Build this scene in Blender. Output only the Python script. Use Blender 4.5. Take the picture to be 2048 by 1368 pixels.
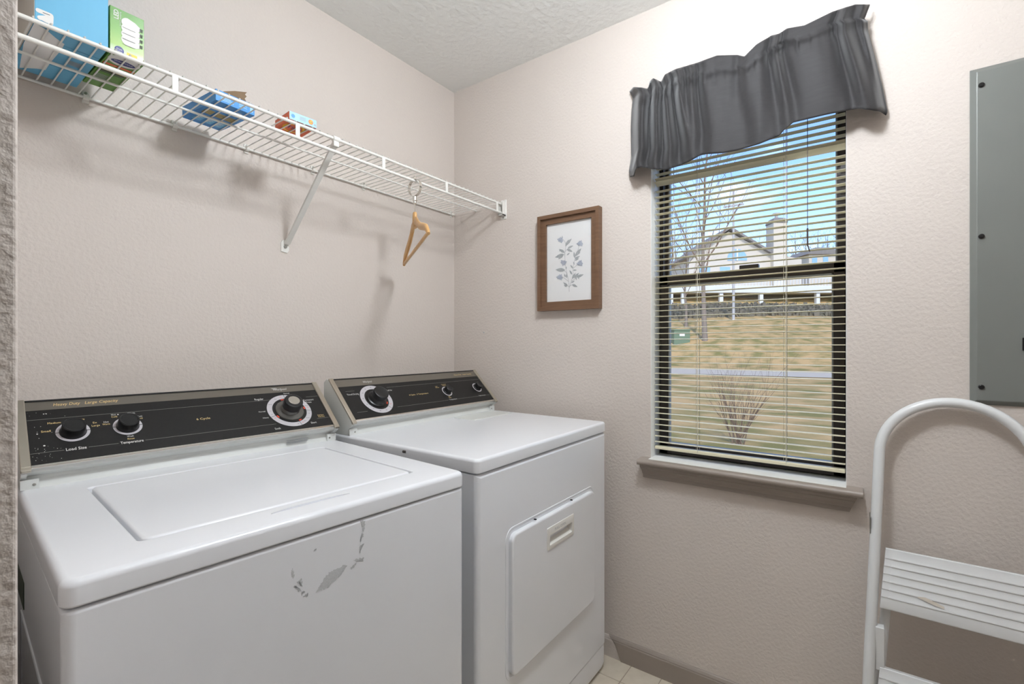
import bpy, bmesh, math, random
from mathutils import Vector, Matrix

# ------------------------------------------------------------------ reset
for o in list(bpy.data.objects):
    bpy.data.objects.remove(o, do_unlink=True)
SC = bpy.context.scene
COL = SC.collection
PI = math.pi
random.seed(7)

# ------------------------------------------------------------------ camera
F, U0, V0 = 950.0, 1024.0, 690.0
YAW = math.radians(36.23)
CAM = Vector((-1.7116, -1.6059, 1.2040))
VX, VY = math.cos(YAW), math.sin(YAW)
cd = bpy.data.cameras.new('camera')
cam = bpy.data.objects.new('camera', cd)
COL.objects.link(cam)
cam.location = CAM
cam.rotation_euler = (PI / 2, 0, YAW - PI / 2)
cd.sensor_fit = 'HORIZONTAL'
cd.sensor_width = 36.0
cd.lens = 36.0 * F / 2048.0
cd.shift_y = (V0 - 684.0) / 2048.0
cd.clip_start = 0.02
cd.clip_end = 600
SC.camera = cam

# ------------------------------------------------------------------ view + world + sun
vs = SC.view_settings
vs.view_transform = 'Standard'
vs.look = 'None'
vs.gamma = 1.0
vs.use_curve_mapping = False
vs.exposure = 0.40

SKY_STRENGTH = 0.22
SUN_STRENGTH = 2.2
LAMP_POWER = 105.0      # laundry ceiling lamp, emission of the glass globe

w = bpy.data.worlds.new('sky_world')
SC.world = w
w.use_nodes = True
nt = w.node_tree
nt.nodes.clear()
wo = nt.nodes.new('ShaderNodeOutputWorld')
bg = nt.nodes.new('ShaderNodeBackground')
sky = nt.nodes.new('ShaderNodeTexSky')
sky.sky_type = 'NISHITA'
sky.sun_disc = False
sky.sun_elevation = math.radians(38)
sky.sun_rotation = math.radians(250)
sky.air_density = 1.0
sky.dust_density = 0.3
sky.ozone_density = 2.0
tcw = nt.nodes.new('ShaderNodeTexCoord')
mpw = nt.nodes.new('ShaderNodeMapping')
mpw.inputs['Scale'].default_value = (2.2, 2.2, 7.0)
nzw = nt.nodes.new('ShaderNodeTexNoise')
nzw.inputs['Scale'].default_value = 1.6
nzw.inputs['Detail'].default_value = 6
crw = nt.nodes.new('ShaderNodeValToRGB')
crw.color_ramp.elements[0].position = 0.58
crw.color_ramp.elements[0].color = (0, 0, 0, 1)
crw.color_ramp.elements[1].position = 0.95
crw.color_ramp.elements[1].color = (1, 1, 1, 1)
mxw = nt.nodes.new('ShaderNodeMix')
mxw.data_type = 'RGBA'
mxw.inputs[7].default_value = (11.0, 11.0, 11.5, 1)
nt.links.new(tcw.outputs['Generated'], mpw.inputs['Vector'])
nt.links.new(mpw.outputs[0], nzw.inputs['Vector'])
nt.links.new(nzw.outputs['Fac'], crw.inputs['Fac'])
nt.links.new(crw.outputs['Color'], mxw.inputs[0])
nt.links.new(sky.outputs[0], mxw.inputs[6])
tnw = nt.nodes.new('ShaderNodeMix'); tnw.data_type = 'RGBA'; tnw.blend_type = 'MULTIPLY'
tnw.inputs[0].default_value = 1.0
tnw.inputs[7].default_value = (0.86, 0.95, 1.16, 1)
nt.links.new(mxw.outputs[2], tnw.inputs[6])
nt.links.new(tnw.outputs[2], bg.inputs['Color'])
bg.inputs['Strength'].default_value = SKY_STRENGTH
nt.links.new(bg.outputs[0], wo.inputs['Surface'])

sd = bpy.data.lights.new('sun_offscreen', 'SUN')
sd.energy = SUN_STRENGTH
sd.angle = math.radians(2)
sd.color = (1.0, 0.95, 0.88)
sun = bpy.data.objects.new('sun_offscreen', sd)
COL.objects.link(sun)
sun.rotation_euler = Vector((0.62, 0.30, -0.72)).to_track_quat('-Z', 'Y').to_euler()

# ------------------------------------------------------------------ pixel -> world helpers
def ray(u, v):
    a = (u - U0) / F
    return Vector((VX + a * VY, VY - a * VX, -(v - V0) / F))
def on_x(u, v, x):
    q = ray(u, v); return CAM + q * ((x - CAM.x) / q.x)
def on_y(u, v, y):
    q = ray(u, v); return CAM + q * ((y - CAM.y) / q.y)
def at_d(u, v, d):
    return CAM + ray(u, v) * d

# ------------------------------------------------------------------ materials
def lin(c):
    c = c / 255.0
    return c / 12.92 if c <= 0.04045 else ((c + 0.055) / 1.055) ** 2.4
def rgb(r, g, b):
    return (lin(r), lin(g), lin(b), 1.0)
MATS = {}
def mat(name, col, rough=0.5, metal=0.0, var=0.04, scale=30.0, bump=0.0, bscale=80.0,
        bdist=0.002, detail=4, spec=0.5, coat=0.0, stretch=None, col2=None):
    """principled material; colour drifts between col and col2 (or col dimmed by var) by noise"""
    if name in MATS:
        return MATS[name]
    m = bpy.data.materials.new(name)
    m.use_nodes = True
    t = m.node_tree
    p = t.nodes['Principled BSDF']
    p.inputs['Roughness'].default_value = rough
    p.inputs['Metallic'].default_value = metal
    p.inputs['Specular IOR Level'].default_value = spec
    p.inputs['Coat Weight'].default_value = coat
    p.inputs['Coat Roughness'].default_value = 0.08
    tc = t.nodes.new('ShaderNodeTexCoord')
    mp = t.nodes.new('ShaderNodeMapping')
    if stretch:
        mp.inputs['Scale'].default_value = stretch
    t.links.new(tc.outputs['Object'], mp.inputs['Vector'])
    n = t.nodes.new('ShaderNodeTexNoise')
    n.inputs['Scale'].default_value = scale
    n.inputs['Detail'].default_value = detail
    t.links.new(mp.outputs[0], n.inputs['Vector'])
    mx = t.nodes.new('ShaderNodeMix')
    mx.data_type = 'RGBA'
    c2 = col2 if col2 else tuple(x * (1 - var) for x in col[:3]) + (1,)
    c1 = col if col2 else tuple(min(1, x * (1 + var)) for x in col[:3]) + (1,)
    mx.inputs[6].default_value = c1
    mx.inputs[7].default_value = c2
    t.links.new(n.outputs['Fac'], mx.inputs[0])
    t.links.new(mx.outputs[2], p.inputs['Base Color'])
    if bump > 0:
        n2 = t.nodes.new('ShaderNodeTexNoise')
        n2.inputs['Scale'].default_value = bscale
        n2.inputs['Detail'].default_value = 3
        t.links.new(mp.outputs[0], n2.inputs['Vector'])
        b = t.nodes.new('ShaderNodeBump')
        b.inputs['Strength'].default_value = bump
        b.inputs['Distance'].default_value = bdist
        t.links.new(n2.outputs['Fac'], b.inputs['Height'])
        t.links.new(b.outputs[0], p.inputs['Normal'])
    MATS[name] = m
    return m
def emit_mat(name, col, strength):
    m = bpy.data.materials.new(name)
    m.use_nodes = True
    t = m.node_tree
    p = t.nodes['Principled BSDF']
    p.inputs['Base Color'].default_value = col
    p.inputs['Emission Color'].default_value = col
    p.inputs['Emission Strength'].default_value = strength
    MATS[name] = m
    return m
def glass_mat(name, tint=(1, 1, 1, 1), gloss=0.06):
    m = bpy.data.materials.new(name)
    m.use_nodes = True
    t = m.node_tree
    t.nodes.clear()
    o = t.nodes.new('ShaderNodeOutputMaterial')
    tr = t.nodes.new('ShaderNodeBsdfTransparent')
    tr.inputs['Color'].default_value = tint
    gl = t.nodes.new('ShaderNodeBsdfGlossy')
    gl.inputs['Roughness'].default_value = 0.02
    lw = t.nodes.new('ShaderNodeLayerWeight')
    lw.inputs['Blend'].default_value = 0.12
    mu = t.nodes.new('ShaderNodeMath')
    mu.operation = 'MULTIPLY_ADD'
    mu.inputs[1].default_value = 0.5
    mu.inputs[2].default_value = gloss * 0.3
    mx = t.nodes.new('ShaderNodeMixShader')
    t.links.new(lw.outputs['Fresnel'], mu.inputs[0])
    t.links.new(mu.outputs[0], mx.inputs[0])
    t.links.new(tr.outputs[0], mx.inputs[1])
    t.links.new(gl.outputs[0], mx.inputs[2])
    t.links.new(mx.outputs[0], o.inputs['Surface'])
    MATS[name] = m
    return m

WALL = mat('wall_paint', rgb(211, 201, 193), 0.62, var=0.02, scale=4, bump=0.55, bscale=105, bdist=0.0034, spec=0.35)
WALLN = mat('wall_paint_jamb', rgb(211, 201, 193), 0.62, var=0.03, scale=4, bump=0.75, bscale=105, bdist=0.0034, spec=0.35)
CEIL = mat('ceiling_paint', rgb(238, 238, 235), 0.75, var=0.015, scale=6, bump=0.6, bscale=45, bdist=0.006, spec=0.2)
REVEAL = mat('reveal_white', rgb(240, 240, 238), 0.45, var=0.02, scale=30, bump=0.3, bscale=60, bdist=0.003)
TAUPE = mat('taupe_trim', rgb(152, 141, 132), 0.42, var=0.05, scale=14, bump=0.15, bscale=40, bdist=0.002)
TILE = mat('vinyl_tile', rgb(222, 212, 195), 0.40, var=0.10, scale=26, bump=0.15, bscale=90, bdist=0.002, col2=rgb(196, 184, 166))
GROUT = mat('tile_joint', rgb(165, 152, 135), 0.7, var=0.1, scale=40)
ENAMEL = mat('white_enamel', rgb(234, 235, 238), 0.24, var=0.012, scale=3, coat=0.1, bump=0.03, bscale=14, bdist=0.002)
ENAMELF = mat('white_enamel_front', rgb(234, 235, 238), 0.28, var=0.012, scale=3, bump=0.10, bscale=240, bdist=0.0006)
ENAMELD = mat('grey_white_console', rgb(221, 222, 218), 0.30, var=0.015, scale=8)
GAP = mat('dark_gap', rgb(40, 40, 39), 0.8, var=0.1)
BLACK = mat('black_panel', rgb(27, 26, 25), 0.45, var=0.25, scale=160, detail=6, spec=0.3)
BAND = mat('brushed_band', rgb(122, 116, 107), 0.34, metal=0.55, var=0.06, scale=60, stretch=(0.2, 1, 1))
CHROME = mat('chrome', rgb(225, 222, 215), 0.14, metal=1.0, var=0.03)
TRIMM = mat('satin_trim', rgb(190, 182, 168), 0.28, metal=0.8, var=0.05, scale=50)
KNOB = mat('knob_black', rgb(22, 22, 23), 0.36, var=0.15, scale=60)
RINGG = mat('dial_ring_grey', rgb(196, 192, 196), 0.42, var=0.03)
PRINTW = mat('print_white', rgb(226, 224, 220), 0.5, var=0.02)
PRINTY = mat('print_gold', rgb(238, 208, 146), 0.5, var=0.05)
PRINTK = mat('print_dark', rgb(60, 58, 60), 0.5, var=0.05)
PRINTR = mat('print_red', rgb(214, 72, 46), 0.5, var=0.05)
PRINTL = mat('print_line', rgb(160, 158, 152), 0.5, var=0.02)
SMOKE = mat('smoky_clear_skirt', rgb(84, 82, 78), 0.12, var=0.08, scale=40, coat=0.6)
RESID = mat('adhesive_residue', rgb(212, 213, 214), 0.7, scale=420, col2=rgb(178, 180, 182))
IVORY = mat('ivory_plastic', rgb(230, 227, 221), 0.38, var=0.01)
WIREW = mat('white_vinyl_wire', rgb(232, 230, 224), 0.36, var=0.02)
BRACE = mat('white_brace', rgb(232, 230, 224), 0.40, var=0.02)
CLIP = mat('clip_plastic', rgb(224, 221, 214), 0.45, var=0.03)
STEEL = mat('steel_screw', rgb(170, 168, 162), 0.32, metal=0.9, var=0.08)
HWOOD = mat('hanger_wood', rgb(222, 177, 116), 0.38, var=0.1, scale=9, stretch=(1, 1, 6), coat=0.2, col2=rgb(196, 146, 86))
FWOOD = mat('walnut_frame', rgb(128, 96, 71), 0.5, scale=14, stretch=(1, 1, 9), bump=0.2, bscale=120, bdist=0.0008, col2=rgb(92, 66, 47))
PAPER = mat('print_paper', rgb(232, 231, 230), 0.6, var=0.01)
FABRIC = mat('grey_fabric', rgb(54, 52, 53), 0.7, scale=140, stretch=(1, 0.08, 1), bump=0.35, bscale=420, bdist=0.0006, col2=rgb(40, 38, 39), spec=0.4)
SLAT = mat('blind_slat', rgb(226, 218, 190), 0.42, var=0.03, scale=12)
CORD = mat('blind_cord', rgb(206, 200, 184), 0.7, var=0.05)
CORDK = mat('blind_wand', rgb(70, 56, 50), 0.4, var=0.1)
BRONZE = mat('bronze_frame', rgb(62, 54, 49), 0.42, var=0.12, scale=20)
PANEL = mat('panel_grey_paint', rgb(120, 122, 118), 0.42, metal=0.1, var=0.03, scale=7, bump=0.06, bscale=200, bdist=0.0006)
SCREW = mat('black_screw', rgb(28, 27, 27), 0.35, metal=0.4, var=0.1)
LADDER = mat('ladder_white', rgb(224, 225, 225), 0.30, var=0.015, scale=8, coat=0.15)
CHIP = mat('chipped_paint', rgb(216, 208, 196), 0.6, var=0.06, scale=60)
BLUEB = mat('blue_carton', rgb(98, 172, 208), 0.5, var=0.03, scale=70, stretch=(1, 0.1, 0.02))
BRIGHTB = mat('bright_blue_card', rgb(66, 142, 208), 0.42, var=0.05)
LIGHTB = mat('light_blue_card', rgb(160, 203, 228), 0.42, var=0.03)
ORANGE = mat('orange_card', rgb(226, 98, 46), 0.42, var=0.05)
YELLOW = mat('yellow_print', rgb(246, 192, 44), 0.45, var=0.04)
NAVY = mat('navy_print', rgb(36, 44, 120), 0.45, var=0.06)
GREEND = mat('green_print', rgb(96, 146, 56), 0.42, var=0.06)
CARDB = mat('brown_cardboard', rgb(124, 101, 76), 0.8, var=0.1, scale=40)
BEIGEP = mat('food_photo_print', rgb(214, 198, 140), 0.5, scale=120, col2=rgb(90, 74, 52))
GREYP = mat('grey_print', rgb(170, 172, 174), 0.5, var=0.05)
GLASS = glass_mat('window_glass')
PGLASS = glass_mat('picture_glass')
DARKG = mat('dark_green_sticker', rgb(48, 62, 44), 0.5, var=0.1)

# ------------------------------------------------------------------ mesh helpers
def new_bm():
    return bmesh.new()
def finish(name, bm, m, parent=None, smooth=False, angle=0.6, mtx=None):
    if mtx is not None:
        bm.transform(mtx)
    bmesh.ops.remove_doubles(bm, verts=bm.verts, dist=1e-7)
    bmesh.ops.recalc_face_normals(bm, faces=bm.faces)
    me = bpy.data.meshes.new(name)
    bm.to_mesh(me)
    bm.free()
    if smooth:
        for p in me.polygons:
            p.use_smooth = True
        try:
            me.set_sharp_from_angle(angle=angle)
        except Exception:
            pass
    if isinstance(m, (list, tuple)):
        for q in m:
            me.materials.append(q)
    else:
        me.materials.append(m)
    o = bpy.data.objects.new(name, me)
    COL.objects.link(o)
    if parent is not None:
        o.parent = parent
    if smooth and angle >= 0.75:
        wn = o.modifiers.new('wn', 'WEIGHTED_NORMAL')
        wn.keep_sharp = True
    return o
def flat(name, bm, m, parent=None, mtx=None):
    """like finish but keeps face winding (flat print)"""
    if mtx is not None:
        bm.transform(mtx)
    me = bpy.data.meshes.new(name)
    bm.to_mesh(me)
    bm.free()
    me.materials.append(m)
    o = bpy.data.objects.new(name, me)
    COL.objects.link(o)
    if parent is not None:
        o.parent = parent
    return o
def thing(name, label, cat, loc=(0, 0, 0), rotz=0.0, group=None):
    o = bpy.data.objects.new(name, None)
    COL.objects.link(o)
    o.empty_display_size = 0.05
    o.location = loc
    o.rotation_euler = (0, 0, rotz)
    o['label'] = label
    o['category'] = cat
    if group:
        o['group'] = group
    return o
def tag(o, label, cat, group=None):
    o['label'] = label
    o['category'] = cat
    if group:
        o['group'] = group
    return o
def struct(o, label=None, cat=None):
    o['kind'] = 'structure'
    if label:
        o['label'] = label
    if cat:
        o['category'] = cat
    return o
def box(bm, x0, x1, y0, y1, z0, z1, bev=0.0, seg=2):
    ret = bmesh.ops.create_cube(bm, size=1.0)
    vsx = ret['verts']
    for v in vsx:
        v.co = Vector(((x0 + x1) / 2 + v.co.x * (x1 - x0), (y0 + y1) / 2 + v.co.y * (y1 - y0), (z0 + z1) / 2 + v.co.z * (z1 - z0)))
    if bev > 0:
        es = list({e for v in vsx for e in v.link_edges})
        bmesh.ops.bevel(bm, geom=es, offset=bev, segments=seg, profile=0.5, affect='EDGES', clamp_overlap=True)
def loft(bm, loops, cap0=True, cap1=True, closed=True):
    rows = [[bm.verts.new(p) for p in L] for L in loops]
    n = len(rows[0])
    for a, b in zip(rows[:-1], rows[1:]):
        for i in range(n if closed else n - 1):
            j = (i + 1) % n
            bm.faces.new((a[i], a[j], b[j], b[i]))
    if cap0:
        bm.faces.new(list(reversed(rows[0])))
    if cap1:
        bm.faces.new(rows[-1])
    return rows
def rr(x0, x1, y0, y1, r, n=5):
    pts = []
    for cx, cy, a0 in ((x1 - r, y1 - r, 0), (x0 + r, y1 - r, 90), (x0 + r, y0 + r, 180), (x1 - r, y0 + r, 270)):
        for k in range(n + 1):
            a = math.radians(a0 + 90.0 * k / n)
            pts.append((cx + r * math.cos(a), cy + r * math.sin(a)))
    return pts
def lz(pts, z):
    return [(p[0], p[1], z) for p in pts]
def circ(cx, cy, r, n, z, a0=0.0, ry=None):
    ry = r if ry is None else ry
    return [(cx + r * math.cos(a0 + 2 * PI * k / n), cy + ry * math.sin(a0 + 2 * PI * k / n), z) for k in range(n)]
def lathe(bm, cx, cy, prof, n=32):
    """prof: list of (r, z)"""
    loft(bm, [circ(cx, cy, max(r, 1e-4), n, z) for r, z in prof])
def ringflat(bm, cx, cy, r0, r1, z, n=48, a0=0.0, a1=2 * PI):
    full = abs(a1 - a0 - 2 * PI) < 1e-4
    k = n + (0 if full else 1)
    A = [bm.verts.new((cx + r0 * math.cos(a0 + (a1 - a0) * i / n), cy + r0 * math.sin(a0 + (a1 - a0) * i / n), z)) for i in range(k)]
    B = [bm.verts.new((cx + r1 * math.cos(a0 + (a1 - a0) * i / n), cy + r1 * math.sin(a0 + (a1 - a0) * i / n), z)) for i in range(k)]
    for i in range(n):
        j = (i + 1) % k
        bm.faces.new((A[i], B[i], B[j], A[j]))
def tube(bm, pts, r, n=8, ref=Vector((0, 0, 1)), caps=True):
    pts = [Vector(p) for p in pts]
    loops = []
    for i, p in enumerate(pts):
        t = (pts[min(i + 1, len(pts) - 1)] - pts[max(i - 1, 0)]).normalized()
        rf = ref if abs(t.dot(ref)) < 0.95 else Vector((1, 0.1, 0)).normalized()
        s = t.cross(rf).normalized()
        up = s.cross(t).normalized()
        ri = r[i] if isinstance(r, (list, tuple)) else r
        ra, rb = ri if isinstance(ri, (list, tuple)) else (ri, ri)
        loops.append([p + s * ra * math.cos(2 * PI * k / n) + up * rb * math.sin(2 * PI * k / n) for k in range(n)])
    loft(bm, loops, caps, caps)
def poly(bm, pts):
    bm.faces.new([bm.verts.new(p) for p in pts])
def prism(bm, pts, axis, a, b):
    """polygon (2-D) extruded along axis 'x','y','z' from a to b"""
    def mk(p, t):
        return {'x': (t, p[0], p[1]), 'y': (p[0], t, p[1]), 'z': (p[0], p[1], t)}[axis]
    loft(bm, [[mk(p, a) for p in pts], [mk(p, b) for p in pts]])
FONTC = {}
def text_into(bm, s, x, y, h, width=None, z=0.0, shear=0.0, rot=0.0, bold=0.0, align='L'):
    """flat text: left end of base line at (x, y), capital height h, optional exact width"""
    key = (s, shear, bold)
    if key not in FONTC:
        c = bpy.data.curves.new('t', 'FONT')
        c.body = s
        c.size = 1.0
        c.shear = shear
        c.offset = bold
        c.resolution_u = 2
        ob = bpy.data.objects.new('t', c)
        COL.objects.link(ob)
        bpy.context.view_layer.update()
        ev = ob.evaluated_get(bpy.context.evaluated_depsgraph_get())
        me = ev.to_mesh()
        vv = [tuple(v.co) for v in me.vertices]
        ff = [tuple(p.vertices) for p in me.polygons]
        ev.to_mesh_clear()
        bpy.data.objects.remove(ob, do_unlink=True)
        bpy.data.curves.remove(c)
        FONTC[key] = (vv, ff)
    vv, ff = FONTC[key]
    if not vv:
        return
    x0 = min(v[0] for v in vv)
    x1 = max(v[0] for v in vv)
    sy = h / 0.70
    sx = sy if width is None else width / (x1 - x0)
    off = 0.0 if align == 'L' else -(x1 - x0) * sx / 2
    cr, sr = math.cos(rot), math.sin(rot)
    vs_ = []
    for v in vv:
        px = (v[0] - x0) * sx + off
        py = v[1] * sy
        vs_.append(bm.verts.new((x + px * cr - py * sr, y + px * sr + py * cr, z)))
    for f_ in ff:
        try:
            bm.faces.new([vs_[i] for i in f_])
        except ValueError:
            pass

# ================================================================== THE ROOM
H = 2.44
XL, XLO = -1.64, -1.76       # left wall faces (room side / hall side)
YF = -2.62                   # wall opposite the appliances
DY0, DY1 = -1.074, -2.02     # doorway in the left wall
WY0, WY1, WZ0, WZ1 = -0.985, -1.574, 0.790, 2.100   # window opening

bm = new_bm(); box(bm, XLO, 0.0, 0.0, 0.12, -0.1, H)
struct(finish('wall_back', bm, WALL), 'beige textured wall behind the washer and dryer', 'wall')
bm = new_bm()
for a in ((0.12, WY0, -0.1, H), (WY1, YF - 0.12, -0.1, H), (WY0, WY1, -0.1, WZ0 - 0.02), (WY0, WY1, WZ1, H)):
    box(bm, 0.0, 0.15, a[1], a[0], a[2], a[3])
struct(finish('wall_right', bm, WALL), 'beige textured wall with the window', 'wall')
bm = new_bm(); box(bm, XLO, 0.0, YF - 0.12, YF, -0.1, H)
struct(finish('wall_front', bm, WALL), 'beige wall facing the appliances', 'wall')
bm = new_bm()
box(bm, XLO, XL, DY0, 0.0, -0.1, H, bev=0.003, seg=3)
box(bm, XLO, XL, YF, DY1, -0.1, H, bev=0.005, seg=3)
box(bm, XLO, XL, DY1, DY0, 2.24, H)
struct(finish('wall_left', bm, WALLN), 'textured wall end at the edge of the doorway', 'wall')
bm = new_bm(); box(bm, -3.6, 0.15, -4.0, 1.2, H, H + 0.12)
struct(finish('ceiling', bm, CEIL), 'white textured ceiling', 'ceiling')
# hall behind the doorway
bm = new_bm()
box(bm, -3.6, -3.48, -4.0, 1.2, -0.1, H)
struct(finish('wall_hall', bm, WALL), 'beige hall wall outside the doorway', 'wall')
bm = new_bm(); box(bm, -3.48, XLO, 1.08, 1.2, -0.1, H)
struct(finish('wall_hall_back', bm, WALL), 'beige wall at the end of the hall', 'wall')
bm = new_bm(); box(bm, -3.48, XLO, -4.0, -3.88, -0.1, H)
struct(finish('wall_hall_front', bm, WALL), 'beige wall at the near end of the hall', 'wall')
bm = new_bm(); box(bm, XLO, XLO + 0.1, 0.12, 1.08, -0.1, H); box(bm, XLO, XLO + 0.1, -3.88, YF - 0.12, -0.1, H)
struct(finish('wall_hall_right', bm, WALL), 'beige hall wall beside the laundry room', 'wall')

# floor with its vinyl tiles
bm = new_bm(); box(bm, -3.6, 0.15, -4.0, 1.2, -0.1, -0.0015)
floor = struct(finish('floor', bm, GROUT), 'pale beige tiled floor', 'floor')
TP = 0.1143
bm = new_bm(); box(bm, 0, TP - 0.003, 0, TP - 0.003, -0.006, 0.0, bev=0.0012, seg=1)
t0 = finish('tile', bm, TILE, floor)
first = True
for i in range(15):
    for j in range(10):
        x = 0.003 - TP * (i + 1)
        y = -0.912 + 2 * TP - TP * (j + 1)
        if x < XL + 0.0:
            continue
        o = t0 if first else t0.copy()
        if not first:
            COL.objects.link(o)
            o.parent = floor
        first = False
        o.location = (x, y, 0)
        if x + TP - 0.003 > 0:
            o.scale.x = (0 - x) / (TP - 0.003)

# baseboards
def base_prof(t, h):
    return [(0, 0), (-t, 0), (-t, h * 0.80), (-t * 0.85, h * 0.84), (-t * 0.85, h * 0.88), (-t * 0.45, h * 0.97), (-t * 0.2, h), (0, h)]
bm = new_bm()
prism(bm, base_prof(0.0085, 0.080), 'y', -0.875, 0.0)
struct(finish('baseboard_back', bm, WALL), 'unpainted end of the baseboard behind the dryer', 'baseboard')
bm = new_bm()
pr = base_prof(0.012, 0.083)
rag = {0: -0.872, 1: -0.872, 2: -0.846, 3: -0.838, 4: -0.834, 5: -0.822, 6: -0.820, 7: -0.820}
L0 = [(p[0], rag[i], p[1]) for i, p in enumerate(pr)]
L1 = [(p[0], YF, p[1]) for p in pr]
loft(bm, [L0, L1])
struct(finish('baseboard_right', bm, TAUPE), 'dark taupe baseboard under the window wall', 'baseboard')

# ------------------------------------------------------------------ window
win = bpy.data.objects.new('window_1', None); COL.objects.link(win)
win.location = (0, WY0, WZ0)
struct(win, 'double hung window in a dark bronze frame', 'window')
INV = Matrix.Translation((0, -WY0, -WZ0))
FX0, FX1 = 0.083, 0.150
def wpart(name, bm, m, parent=None, smooth=False):
    return finish(name, bm, m, parent or win, smooth, mtx=INV)
bm = new_bm()
fy0, fy1, fz0, fz1 = WY0 - 0.001, WY1 + 0.001, WZ0, WZ1
box(bm, FX0 + 0.012, FX1, fy0 - 0.016, fy0, fz0, fz1)
box(bm, FX0 + 0.012, FX1, fy1, fy1 + 0.016, fz0, fz1)
box(bm, FX0 + 0.012, FX1, fy1, fy0, fz1 - 0.025, fz1)
box(bm, FX0 + 0.012, FX1, fy1, fy0, fz0, fz0 + 0.012)
for k in range(3):       # track ribs beside the upper sash
    box(bm, FX0 + 0.004, FX0 + 0.014, fy0 - 0.0045 - 0.006 * k, fy0 - 0.002 - 0.006 * k, 1.45, fz1)
wpart('frame', bm, BRONZE)
MZ0, MZ1 = 1.430, 1.470
def sash(name, x0, x1, z0, z1, st, bot, top):
    bm = new_bm()
    a, b = fy0 - 0.004, fy1 + 0.004
    box(bm, x0, x1, a - st, a, z0, z1, bev=0.002, seg=1)
    box(bm, x0, x1, b, b + st, z0, z1, bev=0.002, seg=1)
    box(bm, x0, x1, b, a, z0, z0 + bot, bev=0.002, seg=1)
    box(bm, x0, x1, b, a, z1 - top, z1, bev=0.002, seg=1)
    s = wpart(name, bm, BRONZE)
    bm = new_bm()
    xm = (x0 + x1) / 2
    box(bm, xm - 0.0015, xm + 0.0015, b + st - 0.004, a - st + 0.004, z0 + bot - 0.004, z1 - top + 0.004)
    wpart('pane', bm, GLASS, s)
    bm = new_bm()     # light glazing bead just inside the dark stiles
    g = 0.004
    for (ya, yb, za, zb) in ((a - st - g, a - st, z0 + bot, z1 - top), (b + st, b + st + g, z0 + bot, z1 - top), (b + st, a - st, z0 + bot, z0 + bot + g), (b + st, a - st, z1 - top - g, z1 - top)):
        box(bm, x0 + 0.004, x1 - 0.004, ya, yb, za, zb)
    wpart('glazing_bead', bm, GREYP, s)
    return s
sash('lower_sash', FX0, FX0 + 0.03, fz0 + 0.004, MZ1 - 0.004, 0.031, 0.038, 0.036)
sash('upper_sash', FX0 + 0.032, FX0 + 0.06, MZ0 + 0.004, fz1 - 0.02, 0.022, 0.032, 0.035)
bm = new_bm(); box(bm, FX0 - 0.012, FX0 + 0.012, -1.33, -1.27, MZ1 - 0.006, MZ1 + 0.008, bev=0.002)
wpart('sash_lock', bm, BRONZE)
# white painted reveal lining (thin, on the opening's faces)
bm = new_bm()
box(bm, 0.0005, FX0 + 0.02, WY0 - 0.0015, WY0, WZ0, WZ1)
box(bm, 0.0005, FX0 + 0.02, WY1, WY1 + 0.0015, WZ0, WZ1)
box(bm, 0.0005, FX0 + 0.02, WY1, WY0, WZ1 - 0.0015, WZ1)
wpart('reveal', bm, REVEAL)
# sill: white inside the recess, taupe nose and moulded apron
bm = new_bm(); box(bm, -0.030, FX0 + 0.02, WY1, WY0, WZ0 - 0.021, WZ0 + 0.0008, bev=0.001, seg=1)
wpart('sill_board', bm, REVEAL)
bm = new_bm()
sn = [(0.0, 0.7695), (-0.046, 0.7695), (-0.0535, 0.7725), (-0.0565, 0.778), (-0.0560, 0.7840), (-0.0520, 0.7885), (-0.046, 0.7902), (0.0, 0.7902)]
prism(bm, sn, 'y', -1.6130, -0.9525)
nose = struct(finish('trim_1', bm, TAUPE, None, True, 0.9), 'taupe painted window stool with rounded nose', 'window sill')
bm = new_bm()
ap = [(0.0, 0.7170), (-0.013, 0.7170), (-0.0145, 0.7200), (-0.0145, 0.7305), (-0.0185, 0.7320), (-0.0200, 0.7350), (-0.0225, 0.7420), (-0.0275, 0.7490), (-0.0345, 0.7540), (-0.0350, 0.7575), (-0.0400, 0.7585), (-0.0420, 0.7640), (-0.0425, 0.7700), (0.0, 0.7700)]
def endL(p): return -0.9610 + (p[1] - 0.717) * 0.05
def endR(p): return -1.5810 - (p[1] - 0.717) * 0.36
loft(bm, [[(p[0], endL(p), p[1]) for p in ap], [(p[0], endR(p), p[1]) for p in ap]])
struct(finish('trim_2', bm, TAUPE), 'taupe moulded apron under the window stool', 'window apron')

# ================================================================== LAUNDRY CEILING LAMP
LAMPM = emit_mat('lamp_glass_lit', (0.88, 0.940, 1.0, 1), LAMP_POWER)
def ceiling_lamp(x, y, r, drop, m, label):
    """short-stemmed globe lamp"""
    t = thing('ceiling_lamp_offscreen', label, 'lamp', (x, y, H))
    bm = new_bm(); lathe(bm, 0, 0, [(0.062, 0.0), (0.062, -0.010), (0.050, -0.022), (0.016, -0.026), (0.011, -0.030), (0.011, -drop + r - 0.02), (0.040, -drop + r * 0.93), (0.042, -drop + r * 0.85)], 28)
    finish('canopy_stem', bm, CHROME, t, True)
    bm = new_bm()
    lathe(bm, 0, 0, [(r * math.sin(a), -drop + r * math.cos(a)) for a in [math.radians(16 + 164 * i / 14) for i in range(15)]], 32)
    finish('glass_globe_offscreen', bm, m, t, True)
    return t
ceiling_lamp(-0.88, -1.37, 0.090, 0.150, LAMPM, 'round white globe lamp over the middle of the laundry room')

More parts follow.
